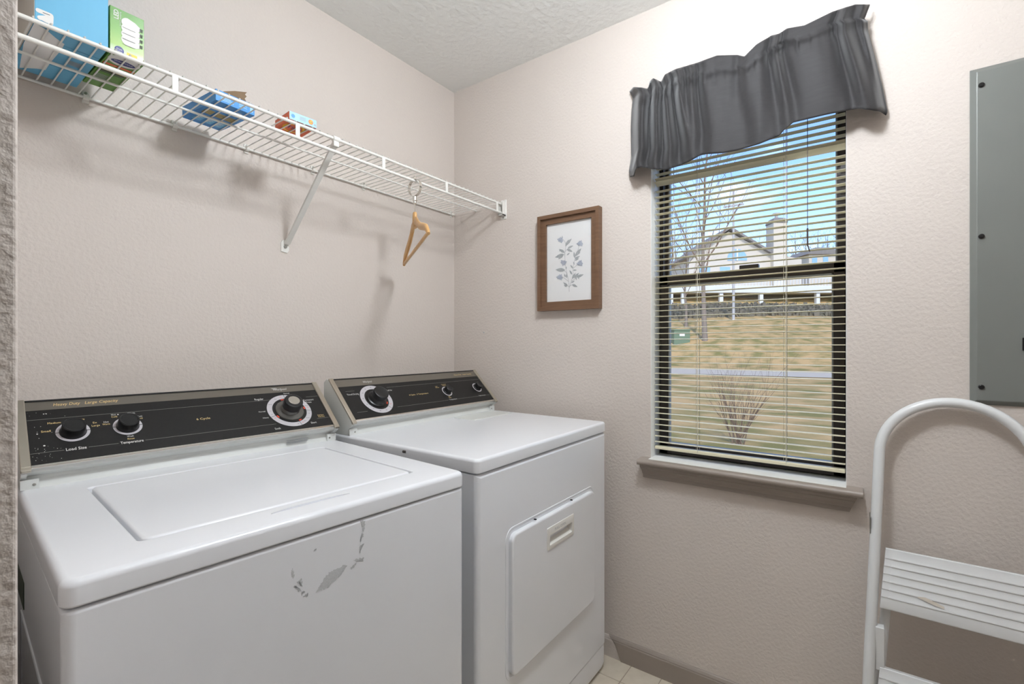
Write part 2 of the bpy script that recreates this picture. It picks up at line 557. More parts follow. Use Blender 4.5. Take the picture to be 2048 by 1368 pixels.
# ================================================================== APPLIANCES
def fascia_frame(knee, top):
    """matrix taking (a, b, n) on the sloped control panel to appliance coordinates"""
    D = Vector((0, top[0] - knee[0], top[1] - knee[1]))
    L = D.length
    D.normalize()
    ex = Vector((1, 0, 0))
    N = ex.cross(D)
    M = Matrix((ex, D, N)).transposed().to_4x4()
    M.translation = Vector((0, knee[0], knee[1]))
    return M, L
def text_part(name, items, m, parent, M, z=0.0012):
    for it in items:        # each word is a part of its own
        s, a, b, h = it[:4]
        kw = it[4] if len(it) > 4 else {}
        bm = new_bm()
        text_into(bm, s, a, b, h, z=z, **kw)
        flat(name, bm, m, parent, M)
def console(root, W, zt, depth, knee, top, foot, notch, a0, a1, sb, inset=0.0):
    """console housing with side plates, fascia, band, trims; returns fascia matrix + console object"""
    M, L = fascia_frame(knee, top)
    prof = [foot, notch, (notch[0] + 0.001, notch[1] + 0.006), (knee[0] + 0.003, knee[1] - 0.012), (knee[0] + 0.001, knee[1] - 0.002), (knee[0] + 0.002, knee[1]),
            (top[0] + 0.001, top[1] - 0.001), (top[0] + 0.012, top[1] + 0.001), (depth, top[1] - 0.010), (depth, zt)]
    bm = new_bm()
    prism(bm, prof, 'x', 0.010, W - 0.010)
    con = finish('console', bm, ENAMELD, root)
    for s in (0, 1):    # side plates, slightly proud, with chrome edge trim
        x0, x1 = (0.004, 0.013) if s == 0 else (W - 0.013, W - 0.004)
        pr2 = [(foot[0] - 0.003, foot[1]), (notch[0] - 0.004, notch[1]), (knee[0] - 0.004, knee[1] - 0.013), (knee[0] - 0.003, knee[1] + 0.001),
               (top[0] - 0.002, top[1] + 0.001), (top[0] + 0.014, top[1] + 0.003), (depth, top[1] - 0.008), (depth, zt)]
        bm = new_bm()
        prism(bm, pr2, 'x', x0, x1)
        box(bm, (x0 if s == 0 else x0 - 0.018), (x1 + 0.018 if s == 0 else x1), foot[0] - 0.0045, foot[0] + 0.002, zt, notch[1] + 0.002)
        sp = finish('side_plate', bm, ENAMELD, root)
        xs = (x1 + 0.011 if s == 0 else x0 - 0.011)
        bm = new_bm()
        loft(bm, [[(xs + 0.003 * math.cos(k * PI / 4), foot[0] - 0.0045, zt + 0.009 + 0.003 * math.sin(k * PI / 4)) for k in range(8)],
                  [(xs + 0.002 * math.cos(k * PI / 4), foot[0] - 0.0065, zt + 0.009 + 0.002 * math.sin(k * PI / 4)) for k in range(8)]])
        finish('screw', bm, STEEL, sp)
        bm = new_bm()
        ta0, ta1 = (0.003, 0.0185) if s == 0 else (W - 0.0185, W - 0.003)
        box(bm, ta0, ta1, -0.004, L + 0.004, -0.001, 0.005, bev=0.0015, seg=2)
        box(bm, ta0, ta1, -0.012, -0.003, -0.003, 0.005, bev=0.0015, seg=2)
        finish('edge_trim', bm, TRIMM, root, mtx=M)
    bm = new_bm(); box(bm, 0.018, W - 0.018, 0.002, sb, 0.0, 0.0010)
    pan = finish('control_panel', bm, BLACK, root, mtx=M)
    bm = new_bm(); box(bm, 0.018, W - 0.018, sb, L - 0.002, 0.0, 0.0012)
    finish('top_band', bm, BAND, root, mtx=M)
    bm = new_bm(); box(bm, 0.018, W - 0.018, L - 0.002, L + 0.002, -0.002, 0.003)
    finish('top_edge', bm, KNOB, root, mtx=M)
    bm = new_bm(); box(bm, 0.018, W - 0.018, -0.005, 0.002, -0.002, 0.0025, bev=0.001, seg=1)
    finish('bottom_trim', bm, CHROME, root, mtx=M)
    return M, L
def lines_part(items, root, M, name='rule_line', m=None):
    for (a0, a1, b) in items:
        bm = new_bm()
        poly(bm, [(a0, b - 0.0003, 0.00125), (a1, b - 0.0003, 0.00125), (a1, b + 0.0003, 0.00125), (a0, b + 0.0003, 0.00125)])
        flat(name, bm, m or PRINTL, root, M)
def small_knob(root, M, a, b, R, r, h, name='selector_knob'):
    bm = new_bm(); ringflat(bm, a, b, R * 0.80, R, 0.0016, 48)
    rg = flat('dial_ring', bm, RINGG, root, M)
    for k in (-1, 1):
        bm = new_bm()
        box(bm, a + k * R * 0.9 - R * 0.13, a + k * R * 0.9 + R * 0.13, b - 0.0006, b + 0.0006, 0.0014, 0.0020)
        finish('tick_mark', bm, PRINTK, rg, mtx=M)
    bm = new_bm()
    lathe(bm, a, b, [(R * 0.78, 0.001), (R * 0.76, 0.004), (r * 1.02, 0.006), (r * 1.0, h * 0.55), (r * 0.97, h * 0.92), (r * 0.90, h), (r * 0.80, h * 0.99), (r * 0.76, h * 0.955), (0.001, h * 0.955)], 40)
    finish(name, bm, KNOB, root, True, 0.5, mtx=M)

# ------------------------------------------------------------------ washer
WW, WZT = 0.686, 0.912
washer = thing('washing_machine', 'white top load washing machine with black control panel and worn sticker residue on its front', 'washer', (-1.5708, -0.8197, 0), math.radians(-4.0))
WD = 0.648
bm = new_bm()
L = rr(0.002, WW - 0.002, 0.002, WD, 0.014, 4)
Li = rr(0.007, WW - 0.007, 0.007, WD - 0.005, 0.010, 4)
loft(bm, [lz(L, 0.025), lz(L, 0.868), lz(rr(0.003, WW - 0.003, 0.003, WD - 0.001, 0.013, 4), 0.872), lz(Li, 0.8745)])
finish('cabinet', bm, ENAMELF, washer, True, 0.8)
bm = new_bm(); box(bm, 0.012, WW - 0.012, 0.014, WD - 0.01, 0.8735, 0.8790)
finish('top_gasket', bm, ENAMELF, washer)
for fx in (0.05, WW - 0.05):
    for fy in (0.05, WD - 0.05):
        bm = new_bm(); lathe(bm, fx, fy, [(0.018, 0.0), (0.018, 0.012), (0.008, 0.013), (0.008, 0.03)], 16)
        finish('leg', bm, KNOB, washer, True)
# porcelain top with the lid opening
LX0, LX1, LY0, LY1 = 0.098, 0.602, 0.088, 0.497
bm = new_bm()
n = 6
OT = lambda d, r: rr(0.0 + d, WW - d, 0.0 + d, 0.655 - d, r, n)
HT = lambda d, r: rr(LX0 - d, LX1 + d, LY0 - d, LY1 + d, r, n)
loops = [lz(OT(0.002, 0.016), 0.8775), lz(OT(0, 0.018), 0.8800), lz(OT(0, 0.018), WZT - 0.010), lz(OT(0.0015, 0.017), WZT - 0.005), lz(OT(0.005, 0.015), WZT - 0.0015), lz(OT(0.010, 0.012), WZT),
         lz(HT(0.006, 0.014), WZT), lz(HT(0.0035, 0.0125), WZT - 0.0012), lz(HT(0.002, 0.012), WZT - 0.004), lz(HT(0.002, 0.012), WZT - 0.012)]
loft(bm, loops)
top_w = finish('cabinet_top', bm, ENAMEL, washer, True, 0.9)
bm = new_bm()
LI = lambda d, r: rr(LX0 + 0.0025 + d, LX1 - 0.0025 - d, LY0 + 0.001 + d, LY1 - 0.003 - d, r, n)
loft(bm, [lz(LI(0, 0.012), WZT - 0.011), lz(LI(0, 0.012), WZT - 0.003), lz(LI(0.002, 0.011), WZT - 0.0006), lz(LI(0.006, 0.009), WZT + 0.0004)])
lid_w = finish('lid', bm, ENAMEL, washer, True, 0.9)
# finger slot: a hollow really pressed into the top in front of the lid
SX0, SX1, SYF = 0.272, 0.422, 0.0520
def slot_back(f_): return SYF + 0.002 + 0.0100 * math.sin(PI * f_) ** 0.6
bm = new_bm()
fr_ = [(SX0 + (SX1 - SX0) * k / 24, SYF) for k in range(25)]
bk_ = [(SX0 + (SX1 - SX0) * k / 24, slot_back(k / 24)) for k in range(24, -1, -1)]
prism(bm, fr_ + bk_, 'z', WZT - 0.0080, WZT + 0.0100)
cut = finish('cut', bm, ENAMEL)
top_w.modifiers.clear()
cut.parent = washer
md = top_w.modifiers.new('cut', 'BOOLEAN'); md.object = cut; md.operation = 'DIFFERENCE'; md.solver = 'EXACT'
bpy.context.view_layer.update()
nm_ = bpy.data.meshes.new_from_object(top_w.evaluated_get(bpy.context.evaluated_depsgraph_get()))
top_w.modifiers.clear()
top_w.data = nm_
nm_.name = 'cabinet_top'
bpy.data.objects.remove(cut, do_unlink=True)
for p_ in nm_.polygons: p_.use_smooth = True
nm_.set_sharp_from_angle(angle=0.6)
top_w.modifiers.new('wn', 'WEIGHTED_NORMAL').keep_sharp = True
bm = new_bm()       # sloping floor of the hollow
rows = []
for j_ in range(7):
    g_ = j_ / 6
    rows.append([bm.verts.new((SX0 + (SX1 - SX0) * k / 24, SYF + (slot_back(k / 24) - SYF) * g_, WZT - 0.0003 - 0.0060 * g_ ** 1.3)) for k in range(25)])
for a_, b_ in zip(rows[:-1], rows[1:]):
    for k in range(24):
        bm.faces.new((a_[k], a_[k + 1], b_[k + 1], b_[k]))
finish('finger_slot', bm, ENAMEL, washer, True, 0.6)
WK, WT_ = (0.556, 0.9595), (0.691, 1.0780)
MW, LW_ = console(washer, WW, WZT, 0.705, WK, WT_, (0.572, WZT), (0.581, 0.930), 0, 0, 0.152)
lines_part([(0.019, 0.520, 0.1245), (0.019, 0.070, 0.0320), (0.109, 0.160, 0.0320), (0.209, 0.508, 0.0320), (0.628, 0.668, 0.1245), (0.628, 0.668, 0.0330)], washer, MW)
small_knob(washer, MW, 0.0885, 0.0810, 0.0285, 0.0205, 0.026)
small_knob(washer, MW, 0.1836, 0.0810, 0.0275, 0.0200, 0.026)
text_part('gold_lettering', [
    ('Heavy Duty', 0.0628, 0.1615, 0.0085, {'width': 0.0455, 'shear': 0.25}), ('Large Capacity', 0.1160, 0.1615, 0.0085, {'width': 0.0610, 'shear': 0.25}),
    ('Small', 0.0385, 0.0865, 0.0055, {'width': 0.0150}), ('Medium', 0.0500, 0.1085, 0.0055, {'width': 0.0210}), ('Large', 0.0985, 0.1125, 0.0052, {'width': 0.0120}),
    ('Ex', 0.1235, 0.0985, 0.0052), ('Large', 0.1205, 0.0895, 0.0052, {'width': 0.0140}),
    ('Warm', 0.1390, 0.0905, 0.0050, {'width': 0.0135}), ('Cold', 0.1575, 0.1110, 0.0050, {'width': 0.0105}), ('Cold', 0.1930, 0.1110, 0.0050, {'width': 0.0090}), ('Cold', 0.2050, 0.0985, 0.0050, {'width': 0.0095}),
    ('Rinse', 0.1775, 0.0392, 0.0048, {'width': 0.0125}), ('6 Cycle', 0.3230, 0.0760, 0.0068, {'width': 0.0310}),
    ('Pull-Start', 0.6350, 0.0430, 0.0046, {'width': 0.0190}), ('Push-Stop', 0.6350, 0.0370, 0.0046, {'width': 0.0190})], PRINTY, washer, MW, 0.0016)
text_part('white_lettering', [
    ('Load Size', 0.0726, 0.0285, 0.0075, {'width': 0.0330, 'bold': 0.01}), ('Temperature', 0.1632, 0.0285, 0.0070, {'width': 0.0422, 'bold': 0.01}), ('Wash', 0.1775, 0.0465, 0.0048, {'width': 0.0120}),
    ('Hot', 0.1420, 0.0970, 0.0050, {'width': 0.0090}), ('Hot', 0.1580, 0.1175, 0.0050, {'width': 0.0085}), ('Warm', 0.1885, 0.1175, 0.0050, {'width': 0.0140}), ('Cold', 0.2050, 0.1050, 0.0050, {'width': 0.0095}),
    ('Regular', 0.4790, 0.1270, 0.0075, {'width': 0.0240}), ('Normal', 0.5660, 0.1430, 0.0050, {'width': 0.0170}), ('Light', 0.5800, 0.1355, 0.0050, {'width': 0.0120}),
    ('Permanent', 0.6150, 0.1080, 0.0062, {'width': 0.0320}), ('Press', 0.6190, 0.0985, 0.0062, {'width': 0.0170}), ('Normal', 0.4760, 0.0800, 0.0048, {'width': 0.0175}), ('Heavy', 0.4800, 0.0560, 0.0048, {'width': 0.0155}),
    ('Soak', 0.4985, 0.0110, 0.0070, {'width': 0.0160}), ('Short', 0.6040, 0.0160, 0.0070, {'width': 0.0170}),
    ('Whirlpool', 0.5420, 0.1600, 0.0095, {'width': 0.0400, 'shear': 0.35})], PRINTW, washer, MW, 0.0018)
bm = new_bm()
for k in range(3):
    poly(bm, [(0.536 + 0.002 * k, 0.1705 - 0.002 * k, 0.0017), (0.552, 0.1712 - 0.0026 * k, 0.0017), (0.552, 0.1704 - 0.0026 * k, 0.0017), (0.537 + 0.002 * k, 0.1697 - 0.002 * k, 0.0017)])
flat('logo_swoosh', bm, PRINTW, washer, MW)
# cycle dial
DA, DB = 0.5615, 0.0770
bm = new_bm(); ringflat(bm, DA, DB, 0.0480, 0.0625, 0.0016, 72)
dr = flat('cycle_ring', bm, RINGG, washer, MW)
bm = new_bm()
for ang in (88, 198, 284, 352):
    a = math.radians(ang); c, s = math.cos(a), math.sin(a)
    pts = [(0.047, -0.0006), (0.0625, -0.0006), (0.0625, 0.0006), (0.047, 0.0006)]
    poly(bm, [(DA + p[0] * c - p[1] * s, DB + p[0] * s + p[1] * c, 0.0020) for p in pts])
for i in range(16):
    a = math.radians(150 + i * 3.2); c, s = math.cos(a), math.sin(a)
    poly(bm, [(DA + p[0] * c - p[1] * s, DB + p[0] * s + p[1] * c, 0.0019) for p in [(0.0445, -0.0003), (0.0475, -0.0003), (0.0475, 0.0003), (0.0445, 0.0003)]])
for s_, ang, r_ in (('Rinse', 148, 0.055), ('Spin', 118, 0.055), ('12', 176, 0.055), ('14', 190, 0.055), ('Wash', 12, 0.055), ('8', 338, 0.055), ('Rinse', 318, 0.055), ('Spin', 302, 0.055), ('10', 276, 0.055), ('6', 24, 0.055)):
    a = math.radians(ang)
    text_into(bm, s_, DA + r_ * math.cos(a), DB + r_ * math.sin(a) - 0.0015, 0.0032, z=0.0020, align='C')
flat('dial_marks', bm, PRINTK, dr, MW)['kind'] = 'stuff'
bm = new_bm()
for ang in (100, 206, 292, 4):
    a = math.radians(ang)
    ringflat(bm, DA, DB, 0.0425, 0.0465, 0.0019, 4, a - 0.10, a + 0.10)
    text_into(bm, 'Off', DA + 0.0555 * math.cos(a), DB + 0.0555 * math.sin(a) - 0.0015, 0.0032, z=0.0020, align='C')
flat('off_marks', bm, PRINTR, dr, MW)['kind'] = 'stuff'
bm = new_bm(); lathe(bm, DA, DB, [(0.0395, 0.001), (0.0395, 0.0035), (0.0375, 0.0055), (0.026, 0.0080), (0.0215, 0.0150), (0.0215, 0.020)], 48)
finish('dial_skirt', bm, SMOKE, washer, True, 0.5, mtx=MW)
bm = new_bm(); lathe(bm, DA, DB, [(0.0235, 0.016), (0.0260, 0.019), (0.0265, 0.038), (0.0255, 0.042), (0.0230, 0.0435), (0.0165, 0.0435)], 48)
tk = finish('timer_knob', bm, KNOB, washer, True, 0.5, mtx=MW)
bm = new_bm(); lathe(bm, DA, DB, [(0.0160, 0.0430), (0.0160, 0.0440), (0.0150, 0.0446)], 40)
finish('chrome_cap', bm, CHROME, tk, True, 0.4, mtx=MW)
# moulded information text on the console foot and lint/dust specks left of the panel
bm = new_bm()
for r_ in range(2):
    x = 0.535
    while x < 0.595:
        wd = random.uniform(0.002, 0.006)
        box(bm, x, x + wd, 0.566, 0.5745, WZT + 0.012 + 0.006 * r_, WZT + 0.0128 + 0.006 * r_)
        x += wd + 0.0015
finish('moulded_print', bm, GREYP, washer)
bm = new_bm()
for k in range(38):
    a, b = 0.02 + abs(random.gauss(0, 0.03)), random.choice((random.uniform(0.004, 0.05), random.uniform(0.01, 0.148)))
    s = random.uniform(0.0002, 0.0007)
    poly(bm, circ(a, b, s, 6, 0.0013))
for a, b, s in ((0.046, 0.140, 0.0012), (0.050, 0.140, 0.0012), (0.0325, 0.084, 0.0014), (0.100, 0.1085, 0.0017), (0.1705, 0.1195, 0.0016), (0.041, 0.050, 0.0018)):
    poly(bm, circ(a, b, s, 8, 0.0014))
o = flat('detergent_specks', bm, PRINTW, washer, MW); o['kind'] = 'stuff'
# sticker residue on the front
def blob(bm, pts, y=-0.0002):
    poly(bm, [(p[0], y, p[1]) for p in pts])
bm = new_bm()
random.seed(11)
def ragged(pts, j):
    out = []
    for i, p in enumerate(pts):
        q = pts[(i + 1) % len(pts)]
        m = 11
        for k in range(m):
            t = k / m
            out.append((p[0] + (q[0] - p[0]) * t + random.uniform(-j, j), p[1] + (q[1] - p[1]) * t + random.uniform(-j, j)))
    return out
RES = [
    [(0.325, 0.772), (0.350, 0.7735), (0.372, 0.7855), (0.386, 0.7985), (0.378, 0.8010), (0.352, 0.7985), (0.340, 0.7905)],
    [(0.293, 0.802), (0.300, 0.8065), (0.302, 0.7925), (0.297, 0.7985)],
    [(0.288, 0.7990), (0.291, 0.7980), (0.299, 0.7860), (0.296, 0.7850)],
    [(0.300, 0.7840), (0.306, 0.7820), (0.301, 0.7780)],
    [(0.303, 0.7745), (0.310, 0.7720), (0.312, 0.7780)],
    [(0.392, 0.7930), (0.404, 0.7960), (0.400, 0.7900), (0.393, 0.7885)],
    [(0.398, 0.8045), (0.420, 0.8010), (0.418, 0.7950), (0.404, 0.8000)],
    [(0.284, 0.8290), (0.2875, 0.8230), (0.2865, 0.8120), (0.2835, 0.8170)],
    [(0.412, 0.8720), (0.4235, 0.8700), (0.4225, 0.8560), (0.4195, 0.8500), (0.4175, 0.8610)],
    [(0.4170, 0.8480), (0.4200, 0.8440), (0.4135, 0.8340), (0.4120, 0.8360)],
    [(0.4120, 0.8260), (0.4220, 0.8270), (0.4140, 0.8235), (0.4125, 0.8130), (0.4110, 0.8130)],
    [(0.322, 0.8470), (0.326, 0.8480), (0.324, 0.8460)]]
bm.free()
for R_ in RES:
    bm = new_bm()
    blob(bm, ragged(R_, 0.0016), 0.0016)
    flat('sticker_residue', bm, RESID, washer)
# embossed outline and a small dark sticker on the left side
bm = new_bm()
tube(bm, [(0.0015, 0.10, 0.70), (0.0015, 0.10, 0.15), (0.0015, 0.50, 0.15), (0.0015, 0.50, 0.70), (0.0015, 0.10, 0.70)], 0.002, 6)
finish('pressed_side_rib', bm, ENAMELF, washer, True)
bm = new_bm(); box(bm, 0.0008, 0.0022, 0.455, 0.600, 0.717, 0.766)
finish('side_sticker', bm, DARKG, washer)

# ------------------------------------------------------------------ dryer
DW, DZT, DDP = 0.738, 0.920, 0.690
dryer = thing('clothes_dryer', 'white front load clothes dryer with small square door beside the window wall', 'dryer', (-0.8170, -0.8450, 0))
bm = new_bm()
L = lambda d, r: rr(d, DW - d, d, DDP, r, 4)
PX0, PX1, PZ0, PZ1 = 0.3030, 0.4630, 0.5930, 0.6590
HP = lambda d: rr(PX0 + d, PX1 - d, PZ0 + d, PZ1 - d, 0.003, 6)
CB = lambda d: rr(0.002 + d, DW - 0.002 - d, 0.098 + d * 0.4, 0.8795 - d * 0.7, 0.002, 6)
CL = [(CB(0.0), DDP), (CB(0.0), 0.016)] + [(CB(0.014 * (1 - math.cos(math.radians(a)))), 0.002 + 0.014 * (1 - math.sin(math.radians(a)))) for a in (20, 40, 60, 80)] + [(CB(0.0145), 0.002), (HP(0.001), 0.002), (HP(0.001), 0.05)]
loft(bm, [[(p[0], y, p[1]) for p in q] for q, y in CL])
finish('cabinet', bm, ENAMELF, dryer, True, 0.8)
bm = new_bm(); loft(bm, [lz(L(0.010, 0.012), 0.012), lz(L(0.004, 0.012), 0.030), lz(L(0.004, 0.012), 0.094), lz(L(0.006, 0.012), 0.0965)])
finish('toe_panel', bm, ENAMELF, dryer, True, 0.8)
bm = new_bm(); box(bm, 0.010, DW - 0.010, 0.012, DDP - 0.01, 0.090, 0.1000)
finish('toe_seam', bm, ENAMELF, dryer)
bm = new_bm(); box(bm, 0.012, DW - 0.012, 0.014, DDP - 0.01, 0.8790, 0.8850)
finish('top_seam', bm, ENAMELF, dryer)
for fx in (0.05, DW - 0.05):
    for fy in (0.06, DDP - 0.05):
        bm = new_bm(); lathe(bm, fx, fy, [(0.017, 0.0), (0.017, 0.01), (0.008, 0.011), (0.008, 0.02)], 16)
        finish('leg', bm, KNOB, dryer, True)
bm = new_bm()
OT = lambda d, r: rr(0.0 + d, DW - d, 0.0 + d, DDP - d, r, 6)
loft(bm, [lz(OT(0.002, 0.014), 0.8835), lz(OT(0, 0.016), 0.8855), lz(OT(0, 0.016), DZT - 0.009), lz(OT(0.0015, 0.015), DZT - 0.0045), lz(OT(0.0045, 0.013), DZT - 0.0012), lz(OT(0.009, 0.010), DZT)])
finish('cabinet_top', bm, ENAMEL, dryer, True, 0.9)
bm = new_bm(); box(bm, 0.468, 0.702, 0.412, 0.520, DZT - 0.002, DZT + 0.0014, bev=0.0006, seg=1)
finish('lint_lid', bm, ENAMELD, dryer)
bm = new_bm(); tube(bm, [(-0.001, 0.272, DZT - 0.0145), (-0.0005, 0.262, DZT - 0.0145)], 0.0038, 12)
finish('hole_plug', bm, BRONZE, dryer, True)
DK, DTp = (0.519, 0.966), (0.640, 1.088)
MD, LD_ = console(dryer, DW, DZT, 0.668, DK, DTp, (0.532, DZT), (0.541, 0.938), 0, 0, 0.139)
lines_part([(0.040, 0.074, 0.1180), (0.040, 0.080, 0.0290), (0.209, 0.715, 0.1205), (0.205, 0.460, 0.0300), (0.512, 0.643, 0.0300), (0.690, 0.722, 0.0300)], dryer, MD)
EA, EB = 0.1407, 0.0740
bm = new_bm(); ringflat(bm, EA, EB, 0.0445, 0.0605, 0.0016, 72)
dr = flat('timer_ring', bm, RINGG, dryer, MD)
bm = new_bm()
for k, s_ in enumerate(('10', '20', '30', '40', '50', '60', '70', '80', '90')):
    a = math.radians(60 + 28 * k)
    text_into(bm, s_, EA + 0.052 * math.cos(a), EB + 0.052 * math.sin(a) - 0.0018, 0.0040, z=0.0020, align='C')
for s_, ang in (('20', 30), ('30', 12), ('60', 0)):
    a = math.radians(ang)
    text_into(bm, s_, EA + 0.052 * math.cos(a), EB + 0.052 * math.sin(a) - 0.0018, 0.0040, z=0.0020, align='C')
for i in range(64):
    a = 2 * PI * i / 64; c, s = math.cos(a), math.sin(a)
    poly(bm, [(EA + p[0] * c - p[1] * s, EB + p[0] * s + p[1] * c, 0.0019) for p in [(0.0405, -0.0005), (0.0450, -0.0005), (0.0450, 0.0005), (0.0405, 0.0005)]])
a = math.radians(310); c, s = math.cos(a), math.sin(a)
poly(bm, [(EA + p[0] * c - p[1] * s, EB + p[0] * s + p[1] * c, 0.0020) for p in [(0.044, -0.0006), (0.0605, -0.0006), (0.0605, 0.0006), (0.044, 0.0006)]])
flat('dial_marks', bm, PRINTK, dr, MD)['kind'] = 'stuff'
bm = new_bm()
a = math.radians(326)
ringflat(bm, EA, EB, 0.0365, 0.0405, 0.0019, 4, a - 0.14, a + 0.14)
text_into(bm, 'Off', EA + 0.052 * math.cos(a), EB + 0.052 * math.sin(a), 0.0040, z=0.0020, align='C')
flat('off_marks', bm, PRINTR, dr, MD)['kind'] = 'stuff'
bm = new_bm(); lathe(bm, EA, EB, [(0.0350, 0.001), (0.0350, 0.004), (0.0310, 0.006), (0.0285, 0.016), (0.0265, 0.019), (0.0272, 0.034), (0.0262, 0.0375), (0.0235, 0.0385), (0.0215, 0.0378), (0.001, 0.0372)], 48)
finish('timer_knob', bm, KNOB, dryer, True, 0.5, mtx=MD)
for (ka, kb) in ((0.4825, 0.0735), (0.6685, 0.0760)):
    bm = new_bm(); ringflat(bm, ka, kb, 0.0195, 0.0235, 0.0016, 48)
    flat('dial_ring', bm, RINGG, dryer, MD)
    bm = new_bm(); lathe(bm, ka, kb, [(0.0188, 0.001), (0.0180, 0.005), (0.0165, 0.006), (0.0162, 0.018), (0.0155, 0.0225), (0.0140, 0.0235), (0.0125, 0.0228), (0.001, 0.0225)], 40)
    finish('selector_knob', bm, KNOB, dryer, True, 0.5, mtx=MD)
text_part('gold_lettering', [
    ('Heavy Duty', 0.5827, 0.1515, 0.0066, {'width': 0.0450, 'shear': 0.25}), ('Large Capacity', 0.6360, 0.1515, 0.0066, {'width': 0.0570, 'shear': 0.25}),
    ('4 Cycle - 3 Temperature', 0.2857, 0.0720, 0.0066, {'width': 0.0945}),
    ('Low', 0.4380, 0.1010, 0.0045, {'width': 0.0110}), ('Delicate', 0.4350, 0.0950, 0.0045, {'width': 0.0190}), ('Medium', 0.4780, 0.1020, 0.0045, {'width': 0.0190}), ('Permanent', 0.4760, 0.1085, 0.0045, {'width': 0.0250}),
    ('High', 0.4700, 0.0440, 0.0045, {'width': 0.0100}), ('Cotton', 0.4690, 0.0385, 0.0045, {'width': 0.0140})], PRINTY, dryer, MD, 0.0016)
text_part('white_lettering', [
    ('Timed Drying', 0.0385, 0.1010, 0.0066, {'width': 0.0440}), ('Fluff Air', 0.2010, 0.1030, 0.0066, {'width': 0.0240}), ('Temperature', 0.4640, 0.0285, 0.0058, {'width': 0.0440}), ('Push to Start', 0.6450, 0.0285, 0.0055, {'width': 0.0420}),
    ('Whirlpool', 0.1260, 0.1490, 0.0090, {'width': 0.0370, 'shear': 0.35})], PRINTW, dryer, MD, 0.0018)
# square door with its pressed surround, hinge pins and pull
DX0, DX1, DZ0, DZ1 = 0.127, 0.626, 0.305, 0.699
def lxz(pts, y):
    return [(p[0], y, p[1]) for p in pts]
bm = new_bm()
Sr = lambda d, r: rr(DX0 - d, DX1 + d, DZ0 - d, DZ1 + d, r, 6)
loft(bm, [lxz(Sr(0.011, 0.034), 0.0030), lxz(Sr(0.0100, 0.033), 0.0002), lxz(Sr(0.0060, 0.030), 0.0000), lxz(Sr(0.0030, 0.028), 0.0016), lxz(Sr(0.0018, 0.027), 0.0026), lxz(HP(0.001), 0.0026)], False, False)
finish('door_surround', bm, ENAMELF, dryer, True, 0.9)
bm = new_bm()
loft(bm, [lxz(Sr(0.0002, 0.026), 0.0024), lxz(HP(0.001), 0.0024)], False, False)
finish('door_gap', bm, ENAMELF, dryer)
# door with an opening for the pull
bm = new_bm()
loft(bm, [lxz(Sr(-0.005, 0.024), 0.0030), lxz(Sr(-0.0042, 0.024), -0.0070), lxz(Sr(-0.0052, 0.023), -0.0100), lxz(Sr(-0.0080, 0.021), -0.0118), lxz(Sr(-0.0110, 0.020), -0.0122),
          lxz(HP(0.001), -0.0122), lxz(HP(0.001), 0.0010)], True, False)
door = finish('door', bm, ENAMELF, dryer, True, 0.9)
bm = new_bm()
ox = [rr(PX0, PX1, PZ0, PZ1, 0.003, 3), rr(PX0 + 0.003, PX1 - 0.003, PZ0 + 0.003, PZ1 - 0.003, 0.002, 3), rr(PX0 + 0.012, PX1 - 0.012, PZ0 + 0.012, PZ1 - 0.024, 0.003, 3),
      rr(PX0 + 0.016, PX1 - 0.016, PZ0 + 0.036, PZ1 - 0.024, 0.002, 3)]
loft(bm, [lxz(ox[0], -0.0110), lxz(ox[0], -0.0145), lxz(ox[1], -0.0155), lxz(ox[2], -0.0150), lxz(ox[2], -0.0130), lxz(ox[3], 0.0240)], False, True)
pull = finish('pull_handle', bm, IVORY, door, True, 0.5)
bm = new_bm(); text_into(bm, 'PULL OPEN', 0, 0, 0.0075, width=0.066)
flat('pull_lettering', bm, GREYP, pull, Matrix.Translation((0.343, -0.0156, PZ1 - 0.0165)) @ Matrix.Rotation(PI / 2, 4, 'X'))
for px in (0.2510, 0.4640):
    bm = new_bm(); box(bm, px - 0.003, px + 0.003, -0.0085, -0.001, DZ1 + 0.0002, DZ1 + 0.0035, bev=0.001)
    finish('rubber_bumper', bm, GAP, dryer)

# ================================================================== WIRE SHELF
SZ, SY = 1.838, -0.305
shelf = thing('wire_shelf', 'white vinyl coated wire shelf with hanging rail above the appliances', 'shelf', (0, 0, SZ))
IS = Matrix.Translation((0, 0, -SZ))
def spart(name, bm, m, parent=None, smooth=True):
    return finish(name, bm, m, parent or shelf, smooth, 0.7, mtx=IS)
XE0, XE1 = XL + 0.004, -0.006
for nm, y, z, r in (('back_rail', -0.008, SZ - 0.001, 0.0034), ('middle_rail', -0.150, SZ - 0.004, 0.0032), ('front_rail', SY, SZ - 0.001, 0.0046), ('hanging_rail', SY - 0.002, 1.797, 0.0050)):
    bm = new_bm(); tube(bm, [(XE0, y, z), (XE1, y, z)], r, 10); spart(nm, bm, WIREW)
bm = new_bm()
tube(bm, [(0, -0.006, SZ + 0.0035), (0, SY + 0.004, SZ + 0.0048), (0, SY - 0.003, SZ + 0.0052), (0, SY - 0.0058, SZ + 0.0030)], 0.0017, 6)
w0 = spart('cross_wire', bm, WIREW)
k = 0
x = -0.018
while x > XE0 + 0.01:
    o = w0 if k == 0 else w0.copy()
    if k:
        COL.objects.link(o); o.parent = shelf
    o.location.x = x
    x -= 0.0254
    k += 1
def front_x(u, v):
    return on_y(u, v, SY).x
for (u, v) in ((349, 168), (594, 262), (766, 327), (892, 377), (993, 415)):
    x = front_x(u, v)
    bm = new_bm(); box(bm, x - 0.0065, x + 0.0065, SY - 0.0055, SY - 0.0025, 1.797, SZ, bev=0.001, seg=1)
    spart('rail_connector', bm, WIREW)
